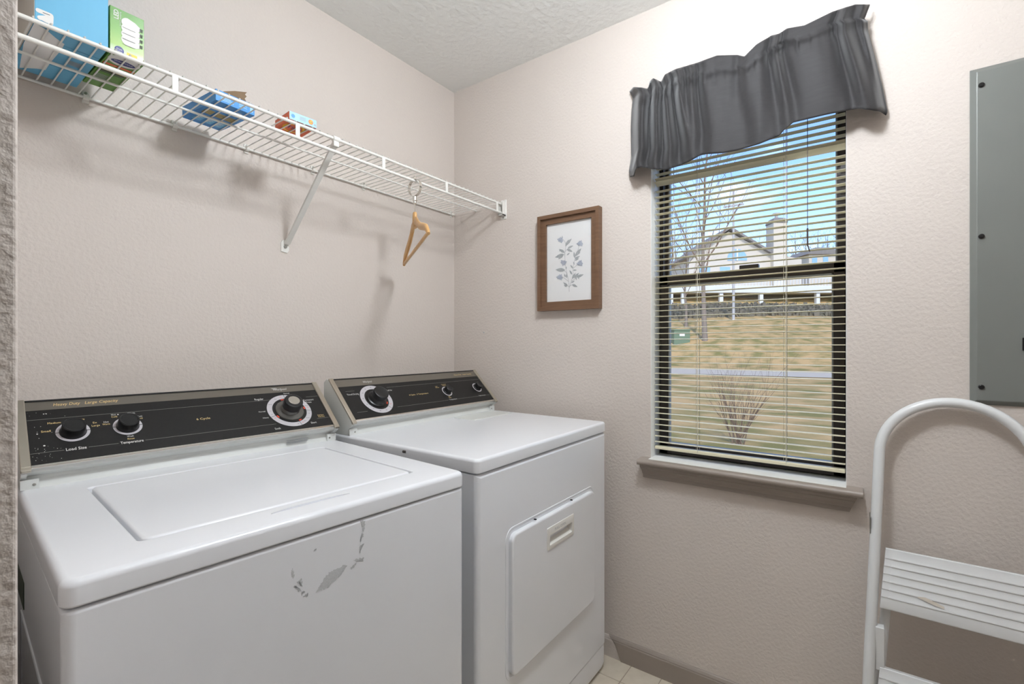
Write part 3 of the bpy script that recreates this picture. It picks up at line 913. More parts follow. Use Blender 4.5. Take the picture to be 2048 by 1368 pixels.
for (u, v) in ((172, 190), (350, 250), (494, 298), (627, 342), (729, 372), (904, 428)):
    x = on_y(u, v, -0.008).x
    bm = new_bm()
    box(bm, x - 0.007, x + 0.007, -0.004, 0.0, SZ - 0.014, SZ + 0.016, bev=0.001, seg=1)
    tube(bm, [(x - 0.006, -0.008, SZ - 0.001), (x + 0.006, -0.008, SZ - 0.001)], 0.0068, 12)
    c = spart('wall_clip', bm, CLIP)
    bm = new_bm(); tube(bm, [(x, -0.0035, SZ + 0.011), (x, -0.0085, SZ + 0.011)], 0.003, 8); spart('clip_pin', bm, STEEL, c)
# diagonal brace
bx, bz = -0.853, 1.556
bm = new_bm()
P0, P1 = Vector((bx, SY + 0.002, SZ - 0.012)), Vector((bx + 0.006, -0.006, bz))
t = (P1 - P0).normalized(); s = Vector((1, 0, 0)); up = s.cross(t).normalized()
pf = [(-0.0085, 0.000), (-0.0085, 0.008), (-0.0070, 0.008), (-0.0070, 0.0015), (0.0070, 0.0015), (0.0070, 0.008), (0.0085, 0.008), (0.0085, 0.000)]
loft(bm, [[P0 + s * a + up * (b - 0.004) for a, b in pf], [P1 + s * a + up * (b - 0.008) for a, b in pf]])
br = spart('support_brace', bm, BRACE, None, False)
bm = new_bm()
tube(bm, [(bx - 0.011, SY, SZ - 0.001), (bx + 0.011, SY, SZ - 0.001)], 0.0085, 14)
box(bm, bx - 0.009, bx + 0.009, SY - 0.004, SY + 0.008, SZ - 0.024, SZ - 0.004, bev=0.002)
spart('brace_hook', bm, WIREW, br)
bm = new_bm()
pl = [(bx - 0.012, bz - 0.030), (bx + 0.010, bz - 0.033), (bx + 0.016, bz - 0.024), (bx + 0.016, bz + 0.002), (bx + 0.006, bz + 0.010), (bx - 0.006, bz + 0.010), (bx - 0.012, bz + 0.0)]
prism(bm, pl, 'y', -0.004, 0.0)
spart('brace_foot', bm, WIREW, br, False)
bm = new_bm(); tube(bm, [(bx + 0.002, -0.0035, bz - 0.013), (bx + 0.002, -0.0075, bz - 0.013)], 0.0055, 12); spart('brace_screw', bm, STEEL, br)
# end bracket on the window wall
bm = new_bm()
box(bm, -0.003, 0.0, -0.322, -0.290, 1.772, 1.859, bev=0.001, seg=1)
eb = spart('end_bracket', bm, WIREW, None, False)
bm = new_bm()
box(bm, -0.026, -0.002, -0.3195, -0.3165, 1.786, 1.849)
box(bm, -0.026, -0.002, -0.3195, -0.292, 1.786, 1.790)
box(bm, -0.026, -0.002, -0.295, -0.292, 1.786, 1.849)
spart('bracket_cup', bm, WIREW, eb, False)
for z in (1.853, 1.779):
    bm = new_bm(); tube(bm, [(-0.002, -0.306, z), (-0.0055, -0.306, z)], 0.0038, 10); spart('bracket_screw', bm, STEEL, eb)

# ================================================================== THINGS ON THE SHELF
BZ = SZ + 0.0072
def carton(name, label, x0, x1, y0, y1, h, rot, m, cat='box'):
    """box whose front left corner is the origin"""
    t = thing(name, label, cat, (x0, y0, BZ), rot)
    bm = new_bm(); box(bm, 0, x1 - x0, 0, y1 - y0, 0, h, bev=0.0008, seg=1)
    b = finish('carton', bm, m, t)
    return t, b
def FRONT(dy=-0.0004):
    return Matrix.Translation((0, dy, 0)) @ Matrix.Rotation(PI / 2, 4, 'X')
def BOTTOM(d, dz=-0.0004):   # (a, b) -> x=a, y=b seen from below
    return Matrix.Translation((0, 0, dz))
def rect(bm, a0, a1, b0, b1, z=0.0):
    poly(bm, [(a0, b0, z), (a1, b0, z), (a1, b1, z), (a0, b1, z)])
# big blue carton
t, b = carton('large_carton', 'large sky blue carton standing on the wire shelf', -1.512, -1.398, -0.2905, -0.030, 0.36, 0.0, BLUEB)
bm = new_bm()
def stroke(bm, p, q, wd, z=0.0):
    p, q = Vector((p[0], p[1], 0)), Vector((q[0], q[1], 0))
    d = (q - p).normalized(); nrm = Vector((-d.y, d.x, 0)) * wd / 2
    pts = [p - nrm, q - nrm]
    for k in range(1, 8):
        a = -PI / 2 + PI * k / 8
        pts.append(q + d * math.cos(a) * wd / 2 + nrm * math.sin(a))
    pts += [q + nrm, p + nrm]
    for k in range(1, 8):
        a = PI / 2 + PI * k / 8
        pts.append(p + d * math.cos(a) * wd / 2 + nrm * math.sin(a))
    poly(bm, [(v.x, v.y, z) for v in pts])
def bl(u, v):
    q = on_y(u, v, -0.2905); return (q.x + 1.512, q.z - BZ)
stroke(bm, bl(77, 21), bl(101, 31), 0.0085)
stroke(bm, bl(101, 32), bl(100.5, 46), 0.0090, 0.0001)
stroke(bm, bl(80, 36), bl(98, 36), 0.0085, 0.0002)
stroke(bm, bl(80, 36), bl(93, 43), 0.0060, 0.0003)
flat('white_letter', bm, PRINTW, t, FRONT())
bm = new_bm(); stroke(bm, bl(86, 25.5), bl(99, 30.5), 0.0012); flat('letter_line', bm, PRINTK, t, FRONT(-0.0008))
bm = new_bm()
lab = []
for (u, v) in ((60, 37), (72, 47), (91, 58), (112, 76), (129, 88), (123, 99), (100, 126), (91, 140), (74, 137), (39, 135), (37, 82)):
    q = ray(u, v); q = CAM + q * ((BZ - CAM.z) / q.z)
    lab.append((min(0.113, max(0.001, q.x + 1.512)), min(0.259, max(0.001, q.y + 0.2905)), 0))
poly(bm, lab)
flat('white_label', bm, PAPER, t, BOTTOM(0))
for v_ in b.data.vertices:
    if v_.co.z < 0.01: v_.co.z += 0.0030
for (fa0, fa1, fb0, fb1) in ((0.0006, 0.1134, 0.0006, 0.0604), (0.0006, 0.1134, 0.0622, 0.1776), (0.0006, 0.1134, 0.1794, 0.2594)):
    bm = new_bm(); box(bm, fa0, fa1, fb0, fb1, 0.0, 0.0032, bev=0.0003, seg=1)
    finish('bottom_flap', bm, BLUEB, t)
bm = new_bm()
for k in range(8):
    rect(bm, 0.074, 0.098, 0.120 + 0.003 * k, 0.1215 + 0.003 * k)
flat('barcode', bm, GREYP, t, BOTTOM(0, -0.0007))
bm = new_bm(); box(bm, -0.0006, 0.0002, 0.001, 0.259, 0.001, 0.359)
finish('side_panel', bm, mat('plain_card_side', rgb(205, 199, 190), 0.7, var=0.03), t)
# green LED bulb box
t, b = carton('bulb_box', 'green light bulb box with white bulbs pictured standing on the wire shelf', -1.3930, -1.3310, -0.2800, -0.0800, 0.1050, 0.02, None or GREEND)
gm = bpy.data.materials.new('green_gradient_print'); gm.use_nodes = True
g = gm.node_tree; p = g.nodes['Principled BSDF']; p.inputs['Roughness'].default_value = 0.3
tc = g.nodes.new('ShaderNodeTexCoord'); sp = g.nodes.new('ShaderNodeSeparateXYZ'); cr = g.nodes.new('ShaderNodeValToRGB'); nz = g.nodes.new('ShaderNodeTexNoise'); nz.inputs['Scale'].default_value = 25
ad = g.nodes.new('ShaderNodeMath'); ad.operation = 'MULTIPLY_ADD'; ad.inputs[1].default_value = 9.5; ad.inputs[2].default_value = 0.0
g.links.new(tc.outputs['Object'], sp.inputs[0]); g.links.new(sp.outputs['Z'], ad.inputs[0]); g.links.new(ad.outputs[0], cr.inputs['Fac']); g.links.new(cr.outputs[0], p.inputs['Base Color'])
cr.color_ramp.elements[0].position = 0.02; cr.color_ramp.elements[0].color = rgb(216, 222, 204)
cr.color_ramp.elements[1].position = 1.0; cr.color_ramp.elements[1].color = rgb(84, 140, 48)
e = cr.color_ramp.elements.new(0.22); e.color = rgb(140, 178, 62)
e = cr.color_ramp.elements.new(0.55); e.color = rgb(104, 160, 46)
bm = new_bm(); box(bm, 0.0006, 0.0614, -0.0003, 0.0004, 0.0006, 0.1044)
finish('front_print', bm, gm, t)
bm = new_bm()
for k in range(4):
    zc = 0.079 - 0.0125 * k
    pts = [(0.0335 + 0.0135 * math.cos(a) * (1.0), zc + 0.0125 * math.sin(a)) for a in [math.radians(100 + i * 160 / 14) for i in range(15)]]
    pts += [(0.047, zc - 0.0105), (0.0545, zc - 0.0065), (0.0545, zc + 0.0020), (0.045, zc + 0.0085)]
    poly(bm, [(q[0], q[1], 0.0004 + 0.0002 * (4 - k)) for q in pts])
flat('bulb_picture', bm, PRINTW, t, FRONT(-0.0002))
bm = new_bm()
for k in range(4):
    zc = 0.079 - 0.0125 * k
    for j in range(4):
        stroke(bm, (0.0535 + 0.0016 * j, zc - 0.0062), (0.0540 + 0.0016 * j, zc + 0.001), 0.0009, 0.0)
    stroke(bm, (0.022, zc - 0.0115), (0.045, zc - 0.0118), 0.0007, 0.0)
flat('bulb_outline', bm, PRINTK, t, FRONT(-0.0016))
bm = new_bm()
text_into(bm, 'LED', 0.0150, 0.0800, 0.0085, width=0.0200, rot=PI / 2, bold=0.02)
text_into(bm, 'SOFT WHITE', 0.0200, 0.0680, 0.0026, width=0.031, rot=PI / 2)
flat('white_lettering', bm, PRINTW, t, FRONT(-0.0008))
bm = new_bm(); poly(bm, circ(0.0165, 0.0130, 0.0085, 24, 0, 0, 0.0085)); flat('logo_oval', bm, NAVY, t, FRONT(-0.0007))
bm = new_bm(); text_into(bm, 'Great', 0.0165, 0.0135, 0.0038, width=0.0105, align='C'); text_into(bm, 'Value', 0.0165, 0.0085, 0.0038, width=0.0105, align='C'); flat('logo_lettering', bm, PRINTW, t, FRONT(-0.0010))
bm = new_bm(); rect(bm, 0.030, 0.049, 0.0005, 0.0150); flat('yellow_patch', bm, YELLOW, t, FRONT(-0.0006))
# underside print of the bulb box
bm = new_bm(); poly(bm, circ(0.031, 0.020, 0.029, 24, 0, 0, 0.026)); flat('underside_white', bm, PRINTW, t, BOTTOM(0, -0.0004))
bm = new_bm(); poly(bm, circ(0.031, 0.026, 0.022, 24, 0, 0, 0.0105)); flat('underside_oval', bm, NAVY, t, BOTTOM(0, -0.0006))
bm = new_bm(); text_into(bm, 'Great Value', 0.031, 0.0285, 0.006, width=0.034, align='C'); bm.transform(Matrix.Translation((0, 0.0550, 0)) @ Matrix.Scale(-1, 4, (0, 1, 0))); flat('underside_logo_lettering', bm, PRINTW, t, BOTTOM(0, -0.0008))
bm = new_bm(); rect(bm, 0.002, 0.060, 0.050, 0.0590); flat('orange_stripe', bm, ORANGE, t, BOTTOM(0, -0.0005))
bm = new_bm(); rect(bm, 0.002, 0.060, 0.086, 0.0910); flat('yellow_stripe', bm, YELLOW, t, BOTTOM(0, -0.0005))
bm = new_bm(); rect(bm, 0.004, 0.052, 0.093, 0.1000); rect(bm, 0.004, 0.050, 0.103, 0.1060); flat('dark_stripe', bm, PRINTK, t, BOTTOM(0, -0.0005))
bm = new_bm()
for k in range(9):
    rect(bm, 0.005, 0.030, 0.120 + 0.0055 * k, 0.1225 + 0.0055 * k)
flat('small_print', bm, GREYP, t, BOTTOM(0, -0.0005))
# flat blue carton with torn cardboard flap
t, b = carton('opened_carton', 'flat bright blue carton with a torn brown cardboard flap lying on the wire shelf', -1.1676, -1.0640, -0.2470, -0.0660, 0.0300, math.radians(4.5), BRIGHTB)
bm = new_bm(); rect(bm, 0.001, 0.1026, 0.001, 0.180); flat('underside_panel', bm, BRIGHTB, t, BOTTOM(0, -0.0004))
bm = new_bm()
for k in range(3):
    rect(bm, 0.010 + 0.030 * k, 0.034 + 0.030 * k, 0.068, 0.098)
flat('food_pictures', bm, BEIGEP, t, BOTTOM(0, -0.0006))
bm = new_bm()
for k in range(3):
    rect(bm, 0.014 + 0.028 * k, 0.036 + 0.028 * k, 0.125, 0.160)
flat('pale_blue_panels', bm, mat('pale_blue_print', rgb(112, 184, 224), 0.42, var=0.04), t, BOTTOM(0, -0.0006))
bm = new_bm()
for k in range(3):
    for j in range(3):
        rect(bm, 0.017 + 0.028 * k, 0.030 + 0.028 * k - 0.003 * j, 0.130 + 0.008 * j, 0.1335 + 0.008 * j)
rect(bm, 0.066, 0.080, 0.020, 0.0235); rect(bm, 0.066, 0.088, 0.028, 0.0310)
flat('underside_lettering', bm, PRINTW, t, BOTTOM(0, -0.0008))
bm = new_bm()
for j in range(6):
    rect(bm, 0.012, 0.046 - 0.004 * (j % 3), 0.006 + 0.0036 * j, 0.0076 + 0.0036 * j)
for j in range(3):
    rect(bm, 0.060, 0.082, 0.009 + 0.005 * j, 0.0105 + 0.005 * j)
rect(bm, 0.090, 0.098, 0.006, 0.022)
flat('front_lettering', bm, LIGHTB, t, FRONT())
bm = new_bm()
RT = Matrix.Rotation(-math.radians(4.5), 4, 'Z')
fl = []
for (u, v, y) in ((448, 182.5, -0.232), (470, 182, -0.230), (494, 184.5, -0.225), (490, 189, -0.226), (493.5, 193, -0.227), (489.5, 197, -0.228), (492, 202, -0.229)):
    q = RT @ (on_y(u, v, y) - Vector(t.location)); fl.append((q.x, q.y, q.z))
fl += [(0.082, 0.012, 0.0292), (0.014, 0.010, 0.0292)]
loft(bm, [[(p[0], p[1], p[2]) for p in fl], [(p[0], p[1] + 0.0018, p[2]) for p in fl]])
finish('torn_flap', bm, CARDB, t)
# small detergent box
t, b = carton('detergent_box', 'small orange and light blue detergent box lying on the wire shelf', -0.9990, -0.9180, -0.3010, -0.2100, 0.0230, math.radians(-4), ORANGE)
bm = new_bm(); box(bm, 0.0006, 0.0804, -0.0004, 0.0004, 0.0006, 0.0224); finish('front_panel', bm, LIGHTB, t)
bm = new_bm(); box(bm, 0.0006, 0.0804, 0.0, 0.0910, 0.0222, 0.0234); finish('top_panel', bm, LIGHTB, t)
bm = new_bm(); poly(bm, circ(0.0630, 0.0125, 0.0070, 24, 0)); flat('logo_ring', bm, ORANGE, t, FRONT(-0.0008))
bm = new_bm(); poly(bm, circ(0.0630, 0.0125, 0.0052, 24, 0)); flat('logo_disc', bm, YELLOW, t, FRONT(-0.0010))
bm = new_bm(); text_into(bm, 'Tide', 0.0630, 0.0105, 0.0042, width=0.0090, align='C', bold=0.02); flat('logo_lettering', bm, NAVY, t, FRONT(-0.0012))
bm = new_bm(); poly(bm, circ(0.0110, 0.0120, 0.0055, 20, 0)); flat('blue_badge', bm, BRIGHTB, t, FRONT(-0.0008))
bm = new_bm()
for k in range(3):
    rect(bm, 0.030, 0.048, 0.008 + 0.004 * k, 0.0095 + 0.004 * k)
poly(bm, circ(0.0755, 0.0080, 0.0030, 12, 0))
flat('front_print', bm, GREYP, t, FRONT(-0.0008))
bm = new_bm(); poly(bm, circ(0.036, 0.050, 0.0300, 28, 0, 0, 0.0320)); flat('bullseye_outer', bm, YELLOW, t, BOTTOM(0, -0.0004))
bm = new_bm(); poly(bm, circ(0.036, 0.050, 0.0240, 28, 0, 0, 0.0255)); flat('bullseye_inner', bm, ORANGE, t, BOTTOM(0, -0.0006))
bm = new_bm(); text_into(bm, 'Tide', 0.036, 0.044, 0.0180, width=0.0440, align='C', bold=0.02); bm.transform(Matrix.Translation((0, 0.1000, 0)) @ Matrix.Scale(-1, 4, (0, 1, 0))); flat('bullseye_lettering', bm, NAVY, t, BOTTOM(0, -0.0008))
bm = new_bm(); rect(bm, 0.004, 0.078, 0.002, 0.0140); flat('light_blue_band', bm, LIGHTB, t, BOTTOM(0, -0.0004))

# ================================================================== HANGER
hx, hy = -0.5333, -0.307
hang = thing('clothes_hanger', 'light wooden clothes hanger hanging by a metal ring from the shelf rail', 'hanger', (hx, hy, 1.797))
IH = Matrix.Translation((-hx, -hy, -1.797))
phi = math.radians(59)
hd = Vector((math.cos(phi), math.sin(phi), 0.0))
def hp(sv, z, off=0.0):
    """sv>0 away from the camera; slight tilt of the whole hanger"""
    return Vector((hx, hy, 0)) + hd * sv + Vector((0, 0, z - 0.075 * sv))
bm = new_bm()
n = 40
L = []
ringc = Vector((hx, hy, 1.7725))
for k in range(n + 1):
    a = 2 * PI * k / n
    L.append(ringc + Vector((0, math.sin(a) * 0.0300, math.cos(a) * 0.0300)))
loops = []
for k in range(n):
    a = 2 * PI * k / n
    d = Vector((0, math.sin(a), math.cos(a)))
    c = ringc
    loops.append([c + d * 0.0300 + Vector((-0.0055, 0, 0)), c + d * 0.0312 + Vector((-0.0055, 0, 0)), c + d * 0.0312 + Vector((0.0055, 0, 0)), c + d * 0.0300 + Vector((0.0055, 0, 0))])
loops.append(loops[0])
loft(bm, loops, False, False)
rg = finish('metal_ring', bm, CHROME, hang, True, 0.6, mtx=IH)
bm = new_bm(); tube(bm, [(hx, hy, 1.8030), (hx, hy, 1.8130)], 0.0030, 10); tube(bm, [(hx - 0.006, hy, 1.8130), (hx + 0.006, hy, 1.8130)], 0.0022, 8)
finish('ring_catch', bm, CHROME, rg, True, mtx=IH)
bm = new_bm(); lathe(bm, hx, hy, [(0.0045, 1.7430), (0.0085, 1.7400), (0.0090, 1.7260), (0.0060, 1.7220), (0.0068, 1.7180), (0.0040, 1.7140)], 18)
finish('swivel_cap', bm, CHROME, hang, True, mtx=IH)
bm = new_bm(); tube(bm, [(hx, hy, 1.716), (hx, hy, 1.678)], 0.0015, 8)
finish('pin', bm, CHROME, hang, True, mtx=IH)
bm = new_bm()
prof = [(-0.220, 1.543, 0.0085, 0.0085), (-0.212, 1.552, 0.0110, 0.0120), (-0.185, 1.5735, 0.0125, 0.0160), (-0.140, 1.5900, 0.0125, 0.0170), (-0.095, 1.6050, 0.0120, 0.0170), (-0.055, 1.6260, 0.0115, 0.0170), (-0.030, 1.6420, 0.011, 0.021)]
side = hd.cross(Vector((0, 0, 1))).normalized()
def arm(sgn):
    loops = []
    pts = [(sgn * p[0], p[1], p[2], p[3]) for p in prof] + [(0.0, 1.6480, 0.0105, 0.0270)]
    for i, (sv, z, ra, rb) in enumerate(pts):
        c = hp(sv, z)
        a_ = pts[max(i - 1, 0)]; b_ = pts[min(i + 1, len(pts) - 1)]
        tg = (hp(b_[0], b_[1]) - hp(a_[0], a_[1])).normalized()
        up = side.cross(tg).normalized()
        if up.z < 0: up = -up
        loops.append([c + side * ra * 0.62 * math.cos(2 * PI * k / 12) + up * rb * 0.75 * math.sin(2 * PI * k / 12) for k in range(12)])
    loft(bm, loops)
arm(1); arm(-1)
loft(bm, [[hp(0, z) + side * ra * math.cos(2 * PI * k / 14) + hd * rb * math.sin(2 * PI * k / 14) for k in range(14)] for z, ra, rb in ((1.628, 0.008, 0.022), (1.650, 0.0085, 0.019), (1.668, 0.0082, 0.0135), (1.680, 0.0075, 0.0115), (1.684, 0.0055, 0.008))])
finish('wooden_arms', bm, HWOOD, hang, True, 0.9, mtx=IH)
bm = new_bm(); tube(bm, [hp(-0.216, 1.547), hp(0.216, 1.547)], 0.0058, 10)
bar = finish('trouser_bar', bm, HWOOD, hang, True, mtx=IH)

# ================================================================== PICTURE
PY0, PY1, PZ0_, PZ1_ = -0.5055, -0.7900, 1.3465, 1.7445
pic = thing('framed_print', 'walnut framed botanical print of blue grey flowers on the window wall', 'picture', (0, (PY0 + PY1) / 2, PZ0_))
IP = Matrix.Translation((0, -(PY0 + PY1) / 2, -PZ0_))
def ppart(name, bm, m, parent=None, smooth=False):
    return finish(name, bm, m, parent or pic, smooth, mtx=IP)
def frame_bars(x0, x1, d0, d1, m, nm):
    """mitred frame from inset d0 to inset d1, depth x0..x1"""
    a = [(PY0 - d0, PZ0_ + d0), (PY1 + d0, PZ0_ + d0), (PY1 + d0, PZ1_ - d0), (PY0 - d0, PZ1_ - d0)]
    b = [(PY0 - d1, PZ0_ + d1), (PY1 + d1, PZ0_ + d1), (PY1 + d1, PZ1_ - d1), (PY0 - d1, PZ1_ - d1)]
    for i in range(4):
        j = (i + 1) % 4
        bm = new_bm()
        q = [a[i], a[j], b[j], b[i]]
        loft(bm, [[(x0, p[0], p[1]) for p in q], [(x1, p[0], p[1]) for p in q]])
        ppart(nm, bm, m)
frame_bars(-0.030, 0.0, 0.0, 0.0150, FWOOD, 'frame_side')
frame_bars(-0.020, 0.0, 0.0150, 0.0370, FWOOD, 'inner_moulding')
bm = new_bm(); box(bm, -0.010, 0.0, PY1 + 0.034, PY0 - 0.034, PZ0_ + 0.034, PZ1_ - 0.034)
sheet = ppart('print_sheet', bm, PAPER)
STEMM = mat('print_stem_grey', rgb(172, 172, 174), 0.7, var=0.1, scale=60)
LEAFM = mat('print_leaf_grey', rgb(192, 194, 192), 0.7, scale=160, col2=rgb(140, 144, 150))
BLOOM = mat('print_bloom_blue', rgb(196, 200, 210), 0.7, scale=150, col2=rgb(142, 149, 166))
def pp(cx, cy):  # zoom-crop coordinates of the print -> wall y, z
    u, v = 1060 + cx / 5.7, 400 + cy / 5.7
    q = on_x(u, v, -0.0104)
    return (q.y, q.z)
def curve2(bm, pts, wd):
    P = [Vector((p[0], p[1])) for p in pts]
    L, R = [], []
    for i in range(len(P)):
        d = (P[min(i + 1, len(P) - 1)] - P[max(i - 1, 0)]).normalized()
        nn = Vector((-d.y, d.x)) * wd
        L.append(P[i] + nn); R.append(P[i] - nn)
    for i in range(len(P) - 1):
        poly(bm, [(-0.0104, L[i].x, L[i].y), (-0.0104, L[i + 1].x, L[i + 1].y), (-0.0104, R[i + 1].x, R[i + 1].y), (-0.0104, R[i].x, R[i].y)])
def smooth_path(pts, m=6):
    out = []
    P = [Vector((p[0], p[1])) for p in pts]
    for i in range(len(P) - 1):
        p0, p1, p2, p3 = P[max(i - 1, 0)], P[i], P[i + 1], P[min(i + 2, len(P) - 1)]
        for k in range(m):
            t = k / m
            out.append(0.5 * ((2 * p1) + (-p0 + p2) * t + (2 * p0 - 5 * p1 + 4 * p2 - p3) * t * t + (-p0 + 3 * p1 - 3 * p2 + p3) * t ** 3))
    out.append(P[-1])
    return out
bm = new_bm()
for path in ([(448, 1045), (445, 990), (440, 930), (425, 850), (405, 760), (398, 660), (400, 590), (408, 520), (395, 470), (360, 440)],
             [(448, 1000), (470, 930), (490, 850), (490, 780), (505, 700), (520, 640), (550, 560), (560, 500)], [(440, 930), (390, 890), (345, 870)], [(425, 850), (395, 810), (300, 800)],
             [(490, 780), (540, 740), (575, 715)], [(398, 650), (385, 585), (340, 570)], [(400, 590), (440, 550), (490, 525)], [(408, 505), (440, 470), (475, 440)], [(470, 930), (540, 880), (610, 850)], [(448, 985), (500, 960), (540, 990)], [(448, 985), (410, 970), (380, 935)]):
    curve2(bm, smooth_path([pp(*p) for p in path]), 0.0007)
flat('stem', bm, STEMM, sheet, IP)
def leaf(bm, a, b, wd):
    A, B = Vector(pp(*a)), Vector(pp(*b))
    d = B - A; nn = Vector((-d.y, d.x)) * wd
    pts = []
    for k in range(9):
        t = k / 8; pts.append(A + d * t + nn * math.sin(PI * t ** 0.8))
    for k in range(7, 0, -1):
        t = k / 8; pts.append(A + d * t - nn * math.sin(PI * t ** 0.8))
    poly(bm, [(-0.0105, p.x, p.y) for p in pts])
LV = [((408, 515), (475, 440)), ((405, 530), (440, 450)), ((430, 550), (492, 520)), ((420, 560), (485, 590)), ((390, 620), (285, 655)), ((380, 630), (320, 675)), ((395, 600), (330, 560)), ((420, 630), (455, 600)), ((400, 800), (290, 795)), ((510, 660), (500, 590)), ((515, 640), (585, 550)), ((520, 620), (575, 600)), ((510, 670), (570, 640)), ((510, 690), (560, 665)),
      ((490, 800), (535, 800)), ((490, 780), (460, 740)), ((480, 850), (450, 800)), ((480, 900), (520, 830)), ((500, 890), (560, 830)), ((530, 880), (612, 848)), ((520, 870), (530, 915)), ((545, 870), (560, 905)), ((470, 945), (510, 920)), ((480, 965), (540, 990)), ((430, 980), (380, 940)), ((420, 990), (385, 970)), ((405, 880), (390, 840)), ((420, 890), (415, 840)), ((412, 790), (415, 755)), ((505, 740), (495, 700)), ((350, 560), (330, 590)), ((365, 430), (370, 405))]
bm = new_bm()
for i, (a, b) in enumerate(LV):
    nv = len(bm.verts)
    leaf(bm, a, b, 0.17)
    bm.verts.ensure_lookup_table()
    for q in bm.verts[nv:]:
        q.co.x = -0.0105 - 0.00004 * (i % 5)
flat('leaf', bm, LEAFM, sheet, IP)
bm = new_bm()
for (cx, cy) in ((350, 455), (572, 495), (383, 715), (572, 720), (342, 880)):
    for k in range(9):
        a = math.radians(k * 40 + cx)
        r = 30 + (k % 3) * 6
        nv = len(bm.verts)
        leaf(bm, (cx - 6 * math.cos(a), cy - 6 * math.sin(a)), (cx + r * math.cos(a), cy + r * math.sin(a)), 0.26)
        bm.verts.ensure_lookup_table()
        for q in bm.verts[nv:]:
            q.co.x = -0.0107 - 0.00012 * k
flat('blossom', bm, BLOOM, sheet, IP)
bm = new_bm(); box(bm, -0.0145, -0.0130, PY1 + 0.034, PY0 - 0.034, PZ0_ + 0.034, PZ1_ - 0.034)
ppart('glass', bm, PGLASS)

# small wall anchor
q = on_x(968, 665, 0.0)
bm = new_bm(); tube(bm, [(0.002, q.y, q.z), (-0.002, q.y, q.z)], 0.0035, 10); tube(bm, [(-0.001, q.y, q.z), (-0.003, q.y, q.z)], 0.0014, 8)
tag(finish('wall_anchor', bm, GREYP, None, True), 'tiny pale anchor left in the bare wall near the corner', 'anchor')

# ================================================================== BLIND
BX = 0.040
BY0, BY1 = -0.9890, -1.5705
blind = thing('window_blind', 'cream slatted mini blind lowered inside the window recess', 'blind', (BX, WY0, WZ0))
IB = Matrix.Translation((-BX, -WY0, -WZ0))
def bpart(name, bm, m, parent=None, smooth=False):
    return finish(name, bm, m, parent or blind, smooth, mtx=IB)
bm = new_bm()
na = 6
up_, lo_ = [], []
for k in range(na + 1):
    a = -1 + 2 * k / na
    x = a * 0.0125
    z = 0.0018 * (1 - a * a)
    up_.append((x, z + 0.0004)); lo_.append((x, z - 0.0004))
sec = up_ + lo_[::-1]
loft(bm, [[(p[0], BY0 - WY0, p[1]) for p in sec], [(p[0], BY1 - WY0, p[1]) for p in sec]])
s0 = finish('slat', bm, SLAT, blind, True, 0.9)
zs = [0.8440 + 0.02115 * i for i in range(57)]
for i, z in enumerate(zs):
    o = s0 if i == 0 else s0.copy()
    if i:
        COL.objects.link(o); o.parent = blind
    o.location = (random.uniform(-0.0006, 0.0006), 0, z - WZ0)
    o.rotation_euler = (random.uniform(-0.0007, 0.0007), random.uniform(-0.03, 0.03) + 0.03, 0)
    if i in (45, 46):        # two slats hang closed
        o.rotation_euler[1] = math.radians(31)
        o.location.z += 0.0085 if i == 45 else -0.001
bm = new_bm(); box(bm, BX - 0.0125, BX + 0.0125, BY1, BY0, 0.8180, 0.8300, bev=0.003); bpart('bottom_rail', bm, SLAT)
bm = new_bm(); box(bm, BX - 0.0140, BX + 0.0140, BY1, BY0, 2.060, 2.0950, bev=0.002); bpart('headrail', bm, SLAT)
for u in (1397, 1573):
    y = on_x(u, 700, BX).y
    for xo in (-0.0135, 0.0135):
        bm = new_bm(); tube(bm, [(BX + xo, y, 0.822), (BX + xo, y, 2.065)], 0.0009, 6); bpart('ladder_cord', bm, CORD)
    bm = new_bm(); tube(bm, [(BX, y + 0.008, 0.822), (BX, y + 0.008, 2.065)], 0.0007, 6); bpart('lift_cord', bm, CORD)
q0, q1 = on_x(1615, 250, BX - 0.020), on_x(1615, 492, BX - 0.020)
bm = new_bm(); tube(bm, [(BX - 0.020, q0.y, 2.062), (BX - 0.020, q1.y, q1.z + 0.03)], 0.0010, 6); wd_ = bpart('pull_cord', bm, CORDK)
bm = new_bm(); tube(bm, [(BX - 0.020, q1.y, q1.z + 0.055), (BX - 0.020, q1.y, q1.z)], 0.0024, 8); tube(bm, [(BX - 0.020, q1.y, q1.z + 0.004), (BX - 0.021, q1.y - 0.006, q1.z - 0.018)], 0.0018, 8); bpart('cord_tassel', bm, CORDK, wd_)
q1 = on_x(1348, 512, BX - 0.018)
bm = new_bm(); tube(bm, [(BX - 0.018, q1.y + 0.002, 2.062), (BX - 0.018, q1.y, q1.z)], 0.0008, 6); wd_ = bpart('pull_cord', bm, CORD)
bm = new_bm(); tube(bm, [(BX - 0.018, q1.y, q1.z + 0.012), (BX - 0.018, q1.y, q1.z - 0.010)], [0.0015, 0.003], 8); bpart('cord_tassel', bm, CORD, wd_)

